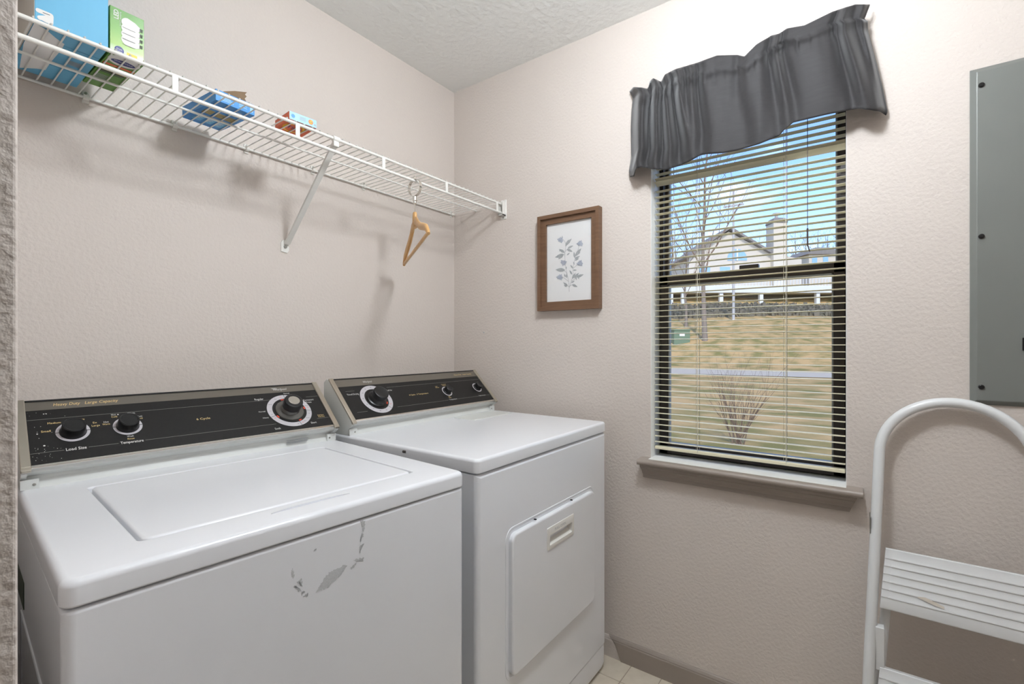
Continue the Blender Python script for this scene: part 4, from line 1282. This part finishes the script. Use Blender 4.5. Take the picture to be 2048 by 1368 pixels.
# ================================================================== VALANCE
TT = [(1259, 183), (1267, 174), (1282, 175), (1296, 178), (1299, 164), (1306, 156), (1322, 164), (1330, 149), (1349, 139), (1393, 126), (1434, 111), (1475, 110), (1489, 113), (1513, 89), (1543, 71), (1557, 68), (1574, 57), (1609, 51), (1666, 23), (1710, 9), (1740, 9)]
BB = [(1260, 355), (1268, 353), (1272, 337), (1281, 334), (1305, 338), (1330, 340), (1352, 334), (1377, 324), (1404, 309), (1448, 306), (1475, 301), (1519, 288), (1558, 272), (1568, 260), (1587, 245), (1650, 230), (1699, 220), (1718, 217), (1760, 223), (1772, 231)]
LL = [(1259, 183), (1266, 197), (1263, 225), (1262, 260), (1263, 314), (1258, 342), (1260, 355)]
RR_ = [(1740, 9), (1729, 38), (1735, 42), (1736, 63), (1754, 131), (1765, 175), (1775, 224), (1772, 231)]
def interp(tab, k, x):
    """tab rows, key column k"""
    if x <= tab[0][k]: return tab[0]
    for a, b in zip(tab[:-1], tab[1:]):
        if x <= b[k]:
            f_ = (x - a[k]) / max(1e-6, b[k] - a[k])
            return (a[0] + (b[0] - a[0]) * f_, a[1] + (b[1] - a[1]) * f_)
    return tab[-1]
def Tc(s): return interp(TT, 0, 1259 + 481 * s)
def Bc(s): return interp(BB, 0, 1260 + 512 * s)
def Lc(t): return interp(LL, 1, 183 + 172 * t)
def Rc(t): return interp(RR_, 1, 9 + 222 * t)
FOLDS = [(1281, 9, 0.014, 0.00), (1297, 6, -0.020, -0.01), (1309, 6, 0.012, -0.01), (1320, 5, -0.012, 0.00), (1329, 6, 0.012, 0.01), (1340, 7, -0.024, 0.035), (1352, 9, 0.014, 0.035), (1366, 7, -0.008, 0.02), (1378, 8, 0.010, 0.01),
         (1393, 7, -0.014, 0.00), (1412, 16, 0.006, 0.0), (1475, 10, -0.006, 0.0), (1500, 22, 0.008, 0.0), (1541, 9, -0.010, 0.0), (1556, 8, 0.012, 0.0), (1566, 8, -0.010, 0.0), (1620, 30, 0.008, 0.0), (1677, 8, -0.012, 0.0), (1690, 10, 0.012, 0.02), (1716, 10, -0.006, 0.02)]
def hsh(i):
    r = math.sin(i * 127.1 + 3.7) * 43758.5453
    return r - math.floor(r)
def vnoise(x):
    i = math.floor(x); f_ = x - i; f_ = f_ * f_ * (3 - 2 * f_)
    return hsh(i) * (1 - f_) + hsh(i + 1) * f_
def sstep(a, b, x):
    t = min(1, max(0, (x - a) / (b - a))); return t * t * (3 - 2 * t)
def val_x(s, t):
    u = 1259 + 481 * s
    end = sstep(0.0, 0.030, s) * (1 - 0.75 * sstep(0.955, 1.0, s) * sstep(0.25, 1.0, t)) * (1 - 0.6 * sstep(0.975, 1.0, s))
    out = 0.012 + 0.062 * end
    seam = math.exp(-((t - 0.22) / 0.06) ** 2)
    pocket = math.exp(-((t - 0.13) / 0.06) ** 2)
    out += 0.006 * pocket - 0.0025 * seam
    for (u0, w_, a_, ln) in FOLDS:
        c = u0 + ln * 481 * t
        spread = 1.0 + 0.8 * t
        out += a_ * math.exp(-((u - c) / (w_ * spread)) ** 2) * (0.85 + 1.05 * math.sin(PI * min(1, 0.15 + t * 0.8))) * end
    gather = math.exp(-((t - 0.20) / 0.075) ** 2) * (math.exp(-((u - 1345) / 55) ** 2) + 0.9 * math.exp(-((u - 1562) / 40) ** 2) + 0.6 * math.exp(-((u - 1680) / 22) ** 2) + 0.2)
    out += 0.018 * gather * (vnoise(u / 6.0) - 0.5) * end
    out += 0.006 * (vnoise(u / 17.0 + 2.0 * t) - 0.5) * (1 - t * 0.5)
    return -max(0.004, out)
bm = new_bm()
NS, NT = 190, 46
rows = []
for j in range(NT + 1):
    t = j / NT
    row = []
    for i in range(NS + 1):
        s = i / NS
        a, b, c, d = Tc(s), Bc(s), Lc(t), Rc(t)
        pu = []
        for k in (0, 1):
            bil = (1 - s) * (1 - t) * TT[0][k] + s * (1 - t) * TT[-1][k] + (1 - s) * t * BB[0][k] + s * t * BB[-1][k]
            pu.append((1 - t) * a[k] + t * b[k] + (1 - s) * c[k] + s * d[k] - bil)
        row.append(bm.verts.new(on_x(pu[0], pu[1], val_x(s, t))))
    rows.append(row)
for j in range(NT):
    for i in range(NS):
        bm.faces.new((rows[j][i], rows[j][i + 1], rows[j + 1][i + 1], rows[j + 1][i]))
val = thing('window_valance', 'dark grey fabric valance gathered on a rod over the window', 'valance', (0, (WY0 + WY1) / 2, 2.1))
IV = Matrix.Translation((0, -(WY0 + WY1) / 2, -2.1))
fp = FABRIC.node_tree.nodes['Principled BSDF']; fp.inputs['Sheen Weight'].default_value = 0.35; fp.inputs['Sheen Roughness'].default_value = 0.4
cl = finish('cloth', bm, FABRIC, val, True, 3.0, mtx=IV)
sm = cl.modifiers.new('thick', 'SOLIDIFY'); sm.thickness = 0.0016; sm.offset = 0.0
bm = new_bm()
box(bm, -0.026, -0.022, -1.600, -0.955, 2.050, 2.070); box(bm, -0.026, 0.0, -0.958, -0.955, 2.050, 2.070); box(bm, -0.026, 0.0, -1.600, -1.597, 2.050, 2.070)
finish('curtain_rod', bm, REVEAL, val, mtx=IV)

# ================================================================== ELECTRICAL PANEL
EY0, EY1, EZ0, EZ1 = -1.8375, -2.2150, 1.0500, 1.9200
ep = thing('electrical_panel', 'grey painted metal electrical panel cover with black screws on the wall', 'electrical panel', (0, EY0, EZ0))
IE = Matrix.Translation((0, -EY0, -EZ0))
bm = new_bm()
def fr(d, x): return [(x, EY0 - d, EZ0 + d), (x, EY1 + d, EZ0 + d), (x, EY1 + d, EZ1 - d), (x, EY0 - d, EZ1 - d)]
loft(bm, [fr(0, 0.0), fr(0, -0.004), fr(0.011, -0.0125), fr(0.013, -0.0130)])
finish('cover', bm, PANEL, ep, mtx=IE)
for z in (1.8723, 1.4835, 1.0963):
    y = -1.8575
    bm = new_bm(); 
    for r0, x0 in ((0, 0),):
        loft(bm, [[(-0.0125, y + 0.0062 * math.cos(k * PI / 8), z + 0.0062 * math.sin(k * PI / 8)) for k in range(16)], [(-0.0165, y + 0.0058 * math.cos(k * PI / 8), z + 0.0058 * math.sin(k * PI / 8)) for k in range(16)], [(-0.0178, y + 0.0040 * math.cos(k * PI / 8), z + 0.0040 * math.sin(k * PI / 8)) for k in range(16)]])
    finish('screw', bm, SCREW, ep, True, 0.5, mtx=IE)
bm = new_bm(); box(bm, -0.0160, -0.0128, EY1 + 0.030, -1.935, EZ0 + 0.08, EZ1 - 0.08, bev=0.001, seg=1)
dp = finish('panel_door', bm, PANEL, ep, mtx=IE)
bm = new_bm(); box(bm, -0.0175, -0.0130, -1.960, -1.9305, 1.190, 1.222, bev=0.001, seg=1)
finish('latch', bm, SCREW, dp, mtx=IE)

# ================================================================== STEP LADDER
lad = thing('step_ladder', 'white metal step ladder folded and leaning on the wall under the electrical panel', 'ladder', (-0.19, -1.80, 0))
IL = Matrix.Translation((0.19, 1.80, 0))
YC = -1.800
def lx(z): return -0.028 - 0.150 * (1.05 - z)
def ly(z): return 0.150 + 0.040 * (0.93 - z) / 0.93
bm = new_bm()
pts = []
for k in range(9):
    z = 0.012 + (0.905 - 0.012) * k / 8
    pts.append((lx(z), YC + ly(z), z))
for k in range(1, 28):
    a = PI * k / 28
    z = 0.905 + 0.148 * math.sin(a)
    pts.append((lx(z), YC + 0.1510 * math.cos(a), z))
for k in range(9):
    z = 0.905 - (0.905 - 0.012) * k / 8
    pts.append((lx(z), YC - ly(z), z))
tube(bm, pts, 0.0127, 16, ref=Vector((1, 0, 0)))
finish('hoop_rail', bm, LADDER, lad, True, 0.9, mtx=IL)
for s in (-1, 1):
    bm = new_bm()
    tube(bm, [(lx(0.62) + 0.034, YC + s * 0.128, 0.62), (-0.135, YC + s * 0.175, 0.012)], 0.0110, 14, ref=Vector((1, 0, 0)))
    finish('rear_leg', bm, LADDER, lad, True, 0.9, mtx=IL)
    for (x, y) in ((lx(0.02), YC + s * (ly(0.02))), (-0.135, YC + s * 0.175)):
        bm = new_bm(); lathe(bm, x, y, [(0.0165, 0.0), (0.0165, 0.022), (0.0150, 0.028)], 18)
        finish('rubber_foot', bm, KNOB, lad, True, mtx=IL)
    bm = new_bm()
    box(bm, lx(0.70) - 0.010, lx(0.70) + 0.040, YC + s * (ly(0.70) + 0.0115) - 0.0015, YC + s * (ly(0.70) + 0.0115) + 0.0015, 0.690, 0.735, bev=0.001, seg=1)
    finish('hinge_plate', bm, STEEL, lad, mtx=IL)
    bm = new_bm(); zc = 0.40
    box(bm, lx(zc) - 0.002, lx(zc) + 0.022, YC + s * (ly(zc) - 0.021) - 0.0095, YC + s * (ly(zc) - 0.021) + 0.0095, 0.345, 0.458, bev=0.001, seg=1)
    finish('side_strap', bm, LADDER, lad, mtx=IL)
def step(zt, zb, wt, wb, tilt):
    """folded step: tread plate facing the room with pressed ribs"""
    bm = new_bm()
    xt, xb = lx(zt) + 0.004, lx(zb) - tilt
    d = Vector((xb - xt, 0, zb - zt)); Lg = d.length; d.normalize()
    nrm = Vector((d.z, 0, -d.x))
    if nrm.x > 0: nrm = -nrm
    nr = 6
    prof = [(0.0, 0.0), (0.010, 0.0)]
    st = 0.018
    gap_ = (Lg - 2 * st) / nr
    rows = [(-0.012, 0.010), (-0.0, 0.0)]
    vals = [(0.0, -0.020), (0.0, -0.002), (0.002, 0.0)]
    for k in range(nr):
        b0 = st + gap_ * (k + 0.35)
        vals += [(b0 - 0.0045, 0.0), (b0 - 0.0012, 0.0022), (b0 + 0.0012, 0.0022), (b0 + 0.0022, 0.0)]
    vals += [(Lg - 0.004, 0.0), (Lg - 0.001, -0.0015), (Lg, -0.005), (Lg - 0.001, -0.022), (Lg - 0.003, -0.024), (0.003, -0.022)]
    O_ = Vector((xt, 0, zt))
    def pt(l, h, y): return O_ + d * l + nrm * h + Vector((0, y, 0))
    def wid(l): return wt + (wb - wt) * l / Lg
    loft(bm, [[pt(l, h, YC + wid(l)) for l, h in vals], [pt(l, h if not (0.008 < l < Lg - 0.006 and h > 0) else 0.0, YC + wid(l) - 0.014) for l, h in vals], [pt(l, h, YC + wid(l) - 0.017) for l, h in vals],
              [pt(l, h, YC - wid(l) + 0.017) for l, h in vals], [pt(l, h if not (0.008 < l < Lg - 0.006 and h > 0) else 0.0, YC - wid(l) + 0.014) for l, h in vals], [pt(l, h, YC - wid(l)) for l, h in vals]])
    o = finish('step', bm, LADDER, lad, True, 0.5, mtx=IL)
    return o, pt, Lg
s1, pt, Lg = step(0.657, 0.508, 0.138, 0.152, 0.012)
bm = new_bm()
cp = [(0.104, 0.045), (0.101, 0.030), (0.107, 0.010), (0.113, -0.006), (0.118, -0.006), (0.1155, 0.012), (0.110, 0.030), (0.106, 0.044)]
poly(bm, [pt(l, 0.0026, YC + 0.030 + y) for l, y in cp])
flat('paint_chip', bm, CHIP, s1, IL)
step(0.356, 0.205, 0.152, 0.166, 0.012)

# ================================================================== OUTDOORS
GR = mat('winter_lawn', rgb(190, 158, 110), 0.95, scale=0.9, detail=12, col2=rgb(130, 122, 74), bump=0.5, bscale=30, bdist=0.03, spec=0.1)
gn = GR.node_tree
mxn = [n_ for n_ in gn.nodes if n_.type == 'MIX'][0]
nzn = [n_ for n_ in gn.nodes if n_.type == 'TEX_NOISE'][0]
mul = gn.nodes.new('ShaderNodeValToRGB'); mul.color_ramp.elements[0].position = 0.42; mul.color_ramp.elements[1].position = 0.66
gn.links.new(nzn.outputs['Fac'], mul.inputs[0]); gn.links.new(mul.outputs[0], mxn.inputs[0])
ROADM = mat('asphalt_pale', rgb(186, 174, 154), 0.85, var=0.06, scale=3)
BRUSH = mat('winter_brush', rgb(136, 126, 112), 0.95, scale=0.8, detail=8, col2=rgb(84, 84, 66), spec=0.1)
BARK = mat('bark_grey', rgb(136, 124, 112), 0.9, var=0.15, scale=20, spec=0.1)
TWIG = mat('twig_brown', rgb(128, 108, 92), 0.9, var=0.15, scale=20, spec=0.1)
SIDING = mat('pale_siding', rgb(200, 190, 174), 0.8, var=0.05, scale=1.5, stretch=(1, 1, 8))
ROOF = mat('roof_shingle', rgb(128, 122, 116), 0.9, var=0.15, scale=3)
STONE = mat('chimney_stucco', rgb(206, 196, 178), 0.85, var=0.06, scale=2)
WBLUE = mat('painted_sky_glass', rgb(140, 176, 200), 0.15, var=0.1, scale=3)  # house panes: reflected sky is painted in as a blue base colour
DECKW = mat('deck_paint', rgb(214, 214, 212), 0.7, var=0.05, scale=2)
DARKW = mat('foundation_concrete', rgb(164, 160, 152), 0.9, var=0.15, scale=2)
UGREEN = mat('utility_green', rgb(104, 122, 96), 0.6, var=0.06)
POLEM = mat('pole_grey', rgb(176, 174, 172), 0.7, var=0.08, scale=4)
def skew(d, s):
    """the road and bank run slightly across the view"""
    w_ = 1.0 if d < 40 else max(0.0, 1 - (d - 40) / 18.0)
    return 0.55 * max(-9.0, min(9.0, s - 13.5)) * w_
def ground_z(d, s):
    tab = [(0, -0.36), (8, -0.42), (25.5, -0.42), (33.0, -0.42), (36, -0.05), (46, 2.3), (53, 4.1), (56, 4.8), (62, 7.3), (70, 8.0), (100, 13.0), (140, 16.0)]
    d0 = d
    d = max(0.0, d + skew(d, s))
    for a, b in zip(tab[:-1], tab[1:]):
        if d <= b[0]:
            f_ = (d - a[0]) / (b[0] - a[0]); z = a[1] + (b[1] - a[1]) * f_
            break
    else:
        z = 16.0
    if d > 34:
        z += 0.10 * math.sin(s * 0.31 + d * 0.2) * min(1, (d - 34) / 8)
    return z
VV = Vector((VX, VY, 0)); RV = Vector((VY, -VX, 0))
def ds(d, s, z=None):
    p = CAM + VV * d + RV * s
    p.z = ground_z(d, s) if z is None else z
    return p
dl = [2.0, 4, 6, 8, 12, 16] + [18 + 1.0 * k for k in range(46)] + [66, 70, 80, 100, 120, 140]
bm = new_bm()
sl = [-60 + 2 * k for k in range(81)]
rows = []
for d in dl:
    row = []
    for s in sl:
        p = ds(d, s)
        if p.x < 0.16:
            p = p + Vector((0.16 - p.x, 0, 0))
        row.append(bm.verts.new(p))
    rows.append(row)
for a, b in zip(rows[:-1], rows[1:]):
    for i in range(len(sl) - 1):
        try:
            bm.faces.new((a[i], a[i + 1], b[i + 1], b[i]))
        except ValueError:
            pass
struct(finish('ground', bm, GR, None, True, 3.0), 'brown winter lawn rising to a hillside outside the window', 'lawn')
bm = new_bm()
rd = []
for s in sl:
    k = 0.55 * max(-9.0, min(9.0, s - 13.5))
    rd.append((ds(24.4 - k, s, -0.40), ds(31.6 - k, s, -0.40)))
for a, b in zip(rd[:-1], rd[1:]):
    poly(bm, [a[0], b[0], b[1], a[1]])
struct(finish('road', bm, ROADM), 'pale asphalt road crossing the lawn', 'road')

def branchy(bm, p, d, L, r, depth, rnd, spread, up, n=5):
    q = p
    segs = 3
    pts = [p]; rs = [r]
    for k in range(segs):
        d = (d + Vector((rnd.uniform(-1, 1), rnd.uniform(-1, 1), rnd.uniform(-0.5, 1))) * 0.10 + Vector((0, 0, up))).normalized()
        q = q + d * (L / segs)
        pts.append(q); rs.append(r * (1 - 0.45 * (k + 1) / segs))
    tube(bm, pts, rs, n)
    if depth == 0:
        return
    for k in range(rnd.choice((3, 4))):
        i = rnd.choice((1, 2, 3))
        a = rnd.uniform(0, 2 * PI)
        side = Vector((math.cos(a), math.sin(a), rnd.uniform(0.1, 0.6)))
        nd = (d * (1 - spread) + side * spread).normalized()
        branchy(bm, pts[i], nd, L * rnd.uniform(0.5, 0.72), rs[i] * 0.6, depth - 1, rnd, spread, up, 4 if n > 4 else 3)
def tree(name, label, d, u, h, r, seed, spread=0.6, group=None, depth=4, forked=True):
    rnd = random.Random(seed)
    s = (u - U0) / F * d
    b = ds(d, s)
    t = thing(name, label, 'tree', b, 0, group)
    bm = new_bm()
    pts = [Vector((0, 0, -0.3))]; rs = [r * 1.2]
    for k in range(1, 8):
        f_ = k / 7
        pts.append(Vector((rnd.uniform(-1, 1) * 0.012 * h, rnd.uniform(-1, 1) * 0.012 * h, h * f_))); rs.append(r * (1 - 0.9 * f_))
    tube(bm, pts, rs, 8)
    finish('trunk', bm, BARK, t, True)
    bm = new_bm()
    for k in range(13 if forked else 9):
        f_ = 0.22 + 0.74 * (k + rnd.uniform(0, 0.7)) / 13
        i = min(6, int(f_ * 7)); g_ = f_ * 7 - i
        p = pts[i].lerp(pts[i + 1], g_)
        a = k * 2.4 + rnd.uniform(-0.4, 0.4)
        dr_ = Vector((math.cos(a) * spread, math.sin(a) * spread, 1.0 - spread * 0.3)).normalized()
        branchy(bm, p, dr_, h * 0.36 * (1.05 - f_ * 0.6), r * 0.42 * (1.1 - f_), depth - 2, rnd, 0.5, 0.06, 4)
    o = finish('branches', bm, TWIG, t, True)
    return t
tree('bare_tree', 'tall bare winter tree on the slope across the road', 41.0, 1410, 19.5, 0.21, 5)
tree('bare_tree', 'slim bare tree leaning beside the pale gabled house', 47.5, 1372, 11.5, 0.14, 9)
for k, (d, u, h) in enumerate(((86, 1345, 13), (92, 1385, 12), (95, 1590, 12), (90, 1612, 11), (98, 1636, 12), (92, 1656, 11), (100, 1676, 12), (105, 1520, 12), (104, 1350, 14), (88, 1700, 11), (122, 1312, 12), (96, 1275, 13), (122, 1238, 12), (98, 1195, 12))):
    tree('hilltop_tree', 'bare tree in the hazy row along the far hilltop', d, u, h, 0.22, 40 + k, 0.75, 'bare trees along the hilltop', depth=4)
# near multi-stem shrub
rnd = random.Random(3)
sb = at_d(1478, 890, 7.6); sb.z = -0.43
sh = thing('bare_shrub', 'leafless many stemmed shrub on the lawn outside the window', 'shrub', sb)
bm = new_bm()
for k in range(17):
    a = rnd.uniform(0, 2 * PI); lean = rnd.uniform(0.15, 0.62)
    dr_ = Vector((math.cos(a) * lean, math.sin(a) * lean, 1)).normalized()
    branchy(bm, Vector((rnd.uniform(-0.08, 0.08), rnd.uniform(-0.08, 0.08), 0)), dr_, rnd.uniform(0.65, 0.95), 0.008, 2, rnd, 0.35, 0.05, 4)
finish('stems', bm, TWIG, sh, True)
# utility pole
pb = ds(50.0, (1467 - U0) / F * 50.0)
pole = thing('utility_pole', 'thin pale utility pole with a crossarm on the slope', 'pole', pb)
bm = new_bm(); tube(bm, [(0, 0, -0.3), (0, 0, 13.6)], [0.14, 0.09], 10); finish('post', bm, POLEM, pole, True)
bm = new_bm(); box(bm, -0.06, 0.06, -1.0, 1.0, 12.0, 12.15); finish('crossarm', bm, POLEM, pole)
for y in (-0.85, 0.85):
    bm = new_bm(); tube(bm, [(0, y, 12.15), (0, y, 12.45)], 0.06, 8); finish('insulator', bm, POLEM, pole, True)
# utility cabinet
ub = ds(41.5, (1361 - U0) / F * 41.5)
ubx = thing('utility_cabinet', 'green utility cabinet standing on the slope across the road', 'cabinet', ub, YAW)
bm = new_bm(); box(bm, -0.4, 0.4, -0.7, 0.7, -0.3, 1.05, bev=0.05); finish('housing', bm, UGREEN, ubx)
bm = new_bm(); box(bm, -0.44, 0.44, -0.74, 0.74, 1.02, 1.14, bev=0.03); finish('cabinet_lid', bm, UGREEN, ubx)
bm = new_bm(); box(bm, -0.412, -0.398, -0.22, 0.22, 0.55, 0.80); finish('white_sign', bm, PRINTW, ubx)

# raised deck along the hilltop with posts and railing
dk = thing('hillside_deck', 'long pale raised deck on posts along the hilltop', 'deck', ds(60.0, 30.0), YAW - PI / 2)
dz = dk.location.z
def dkx(u): return (u - U0) / F * 60.0 - 30.0          # along the deck (local +x is to the right)
def dkz(v): return 1.204 - (v - V0) / F * 60.0 - dz
bm = new_bm(); box(bm, dkx(1180), dkx(1770), -0.3, 5.0, dkz(586), dkz(572), bev=0.03, seg=1); finish('deck_beam', bm, DECKW, dk)
for u in (1190, 1240, 1290, 1342, 1366, 1442, 1522, 1635, 1690, 1740):
    bm = new_bm(); box(bm, dkx(u) - 0.22, dkx(u) + 0.22, -0.15, 0.30, -3.5, dkz(584)); finish('deck_post', bm, DECKW, dk)
bm = new_bm(); box(bm, dkx(1180), dkx(1770), -0.05, 0.05, dkz(557), dkz(555)); 
finish('top_rail', bm, DECKW, dk)
bm = new_bm(); box(bm, -0.035, 0.035, -0.03, 0.03, dkz(572), dkz(556))
b0 = finish('baluster', bm, DECKW, dk)
k = 0; x = dkx(1182)
while x < dkx(1768):
    o = b0 if k == 0 else b0.copy()
    if k: COL.objects.link(o); o.parent = dk
    o.location.x = x; x += 0.40; k += 1
bm = new_bm(); box(bm, dkx(1180), dkx(1770), 4.6, 5.0, -2.5, dkz(586)); finish('foundation_wall', bm, DARKW, dk)
# brush on the bank under the deck
rnd = random.Random(8)
bm = new_bm()
for k in range(3200):
    d = rnd.uniform(52.5, 58.5); u = rnd.uniform(1185, 1765)
    p = ds(d, (u - U0) / F * d)
    hh = rnd.uniform(0.2, 0.8)
    a = rnd.uniform(0, PI); c_, s_ = math.cos(a), math.sin(a)
    wv = rnd.uniform(0.08, 0.35)
    vs_ = [p + Vector((c_ * wv, s_ * wv, -0.1)), p + Vector((-s_ * wv, c_ * wv, -0.1)), p + Vector((-c_ * wv, -s_ * wv, -0.1)), p + Vector((s_ * wv, -c_ * wv, -0.1))]
    tops = [v * 0.45 + p * 0.55 + Vector((rnd.uniform(-.2, .2), rnd.uniform(-.2, .2), hh * rnd.uniform(0.7, 1.1))) for v in vs_]
    loft(bm, [vs_, tops])
o = tag(finish('hillside_brush', bm, BRUSH), 'low grey brown brush covering the bank below the deck', 'brush'); o['kind'] = 'stuff'

# gabled house with chimney
hb = ds(66.0, 27.0)
hou = thing('gabled_house', 'pale gabled house with an arched window and tall chimney on the hill', 'house', hb, YAW - PI / 2)
hz = hb.z
def hX(u, d=66.0): return (u - U0) / F * d - 27.0
def hZ(v, d=66.0): return 1.204 - (v - V0) / F * d - hz
bm = new_bm()
g5 = [(hX(1378), -2.0), (hX(1548), -2.0), (hX(1548), hZ(512)), (hX(1457), hZ(463)), (hX(1378), hZ(512))]
prism(bm, g5, 'y', 0.0, 9.0)
hw = finish('gable_wall', bm, SIDING, hou)
for (a, b) in (((1372, 518), (1457, 459)), ((1457, 459), (1556, 518))):
    A, B = Vector((hX(a[0]), hZ(a[1]))), Vector((hX(b[0]), hZ(b[1])))
    n2 = Vector((-(B - A).y, (B - A).x)).normalized() * 0.28
    if n2.y < 0: n2 = -n2
    bm = new_bm(); prism(bm, [tuple(A), tuple(B), tuple(B + n2), tuple(A + n2)], 'y', -0.6, 9.4); finish('roof_slope', bm, ROOF, hou)
ac, az = hX(1474), hZ(521)
bm = new_bm()
arch = [(ac - 1.35, az), (ac + 1.35, az)] + [(ac + 1.35 * math.cos(PI * k / 14), az + 0.25 + 1.35 * math.sin(PI * k / 14)) for k in range(15)]
prism(bm, arch, 'y', -0.06, 0.05); wn = finish('arched_window', bm, WBLUE, hou)
bm = new_bm(); box(bm, ac - 0.10, ac + 0.10, -0.12, -0.02, az, az + 1.6); finish('mullion', bm, DECKW, wn)
for u0_, u1_, v0_, v1_ in ((1398, 1420, 532, 552), (1440, 1460, 534, 552), (1490, 1510, 534, 552)):
    bm = new_bm(); box(bm, hX(u0_), hX(u1_), -0.06, 0.05, hZ(v1_), hZ(v0_)); wq = finish('window', bm, WBLUE, hou)
    bm = new_bm(); box(bm, hX(u0_) - 0.1, hX(u1_) + 0.1, -0.10, -0.03, hZ(v1_) - 0.12, hZ(v1_)); finish('window_ledge', bm, DECKW, wq)
bm = new_bm(); box(bm, hX(1541), hX(1568), -0.8, 1.2, -2.0, hZ(448), bev=0.05, seg=1); ch = finish('chimney', bm, STONE, hou)
bm = new_bm()
cx = (hX(1541) + hX(1568)) / 2; hwid = (hX(1568) - hX(1541)) / 2
loft(bm, [[(cx + sx * hwid * f_, 0.2 + sy * 1.0 * f_, hZ(448) + zz) for sx, sy in ((-1, -1), (1, -1), (1, 1), (-1, 1))] for f_, zz in ((1.06, 0.0), (1.06, 0.10), (0.98, 0.45), (0.72, 0.72), (0.35, 0.85))])
finish('chimney_cap', bm, ROOF, ch)
bm = new_bm(); tube(bm, [(cx, 0.2, hZ(448) + 0.6), (cx, 0.2, hZ(430))], 0.22, 10); tube(bm, [(cx, 0.2, hZ(428)), (cx, 0.2, hZ(426))], 0.50, 12); tube(bm, [(cx, 0.2, hZ(431)), (cx, 0.2, hZ(426))], 0.06, 6); finish('flue', bm, POLEM, ch, True)
bm = new_bm(); prism(bm, [(hX(1548), -2.0), (hX(1612), -2.0), (hX(1612), hZ(516)), (hX(1548), hZ(502))], 'y', 1.0, 8.0); finish('side_wing', bm, SIDING, hou)
# small pale house further right
hb2 = ds(80.0, 48.0)
h2 = thing('small_house', 'small pale house with low grey roof at the hilltop treeline', 'house', hb2, YAW - PI / 2)
def kX(u): return (u - U0) / F * 80.0 - 48.0
def kZ(v): return 1.204 - (v - V0) / F * 80.0 - hb2.z
bm = new_bm(); box(bm, kX(1618), kX(1672), 0, 6, -2.0, kZ(508)); finish('wall', bm, SIDING, h2)
bm = new_bm(); prism(bm, [(kX(1612), kZ(509)), (kX(1678), kZ(509)), (kX(1662), kZ(496)), (kX(1628), kZ(496))], 'y', -0.4, 6.4); finish('roof', bm, ROOF, h2)
for u0_, u1_ in ((1624, 1634), (1646, 1656)):
    bm = new_bm(); box(bm, kX(u0_), kX(u1_), -0.06, 0.05, kZ(530), kZ(514)); finish('window', bm, WBLUE, h2)
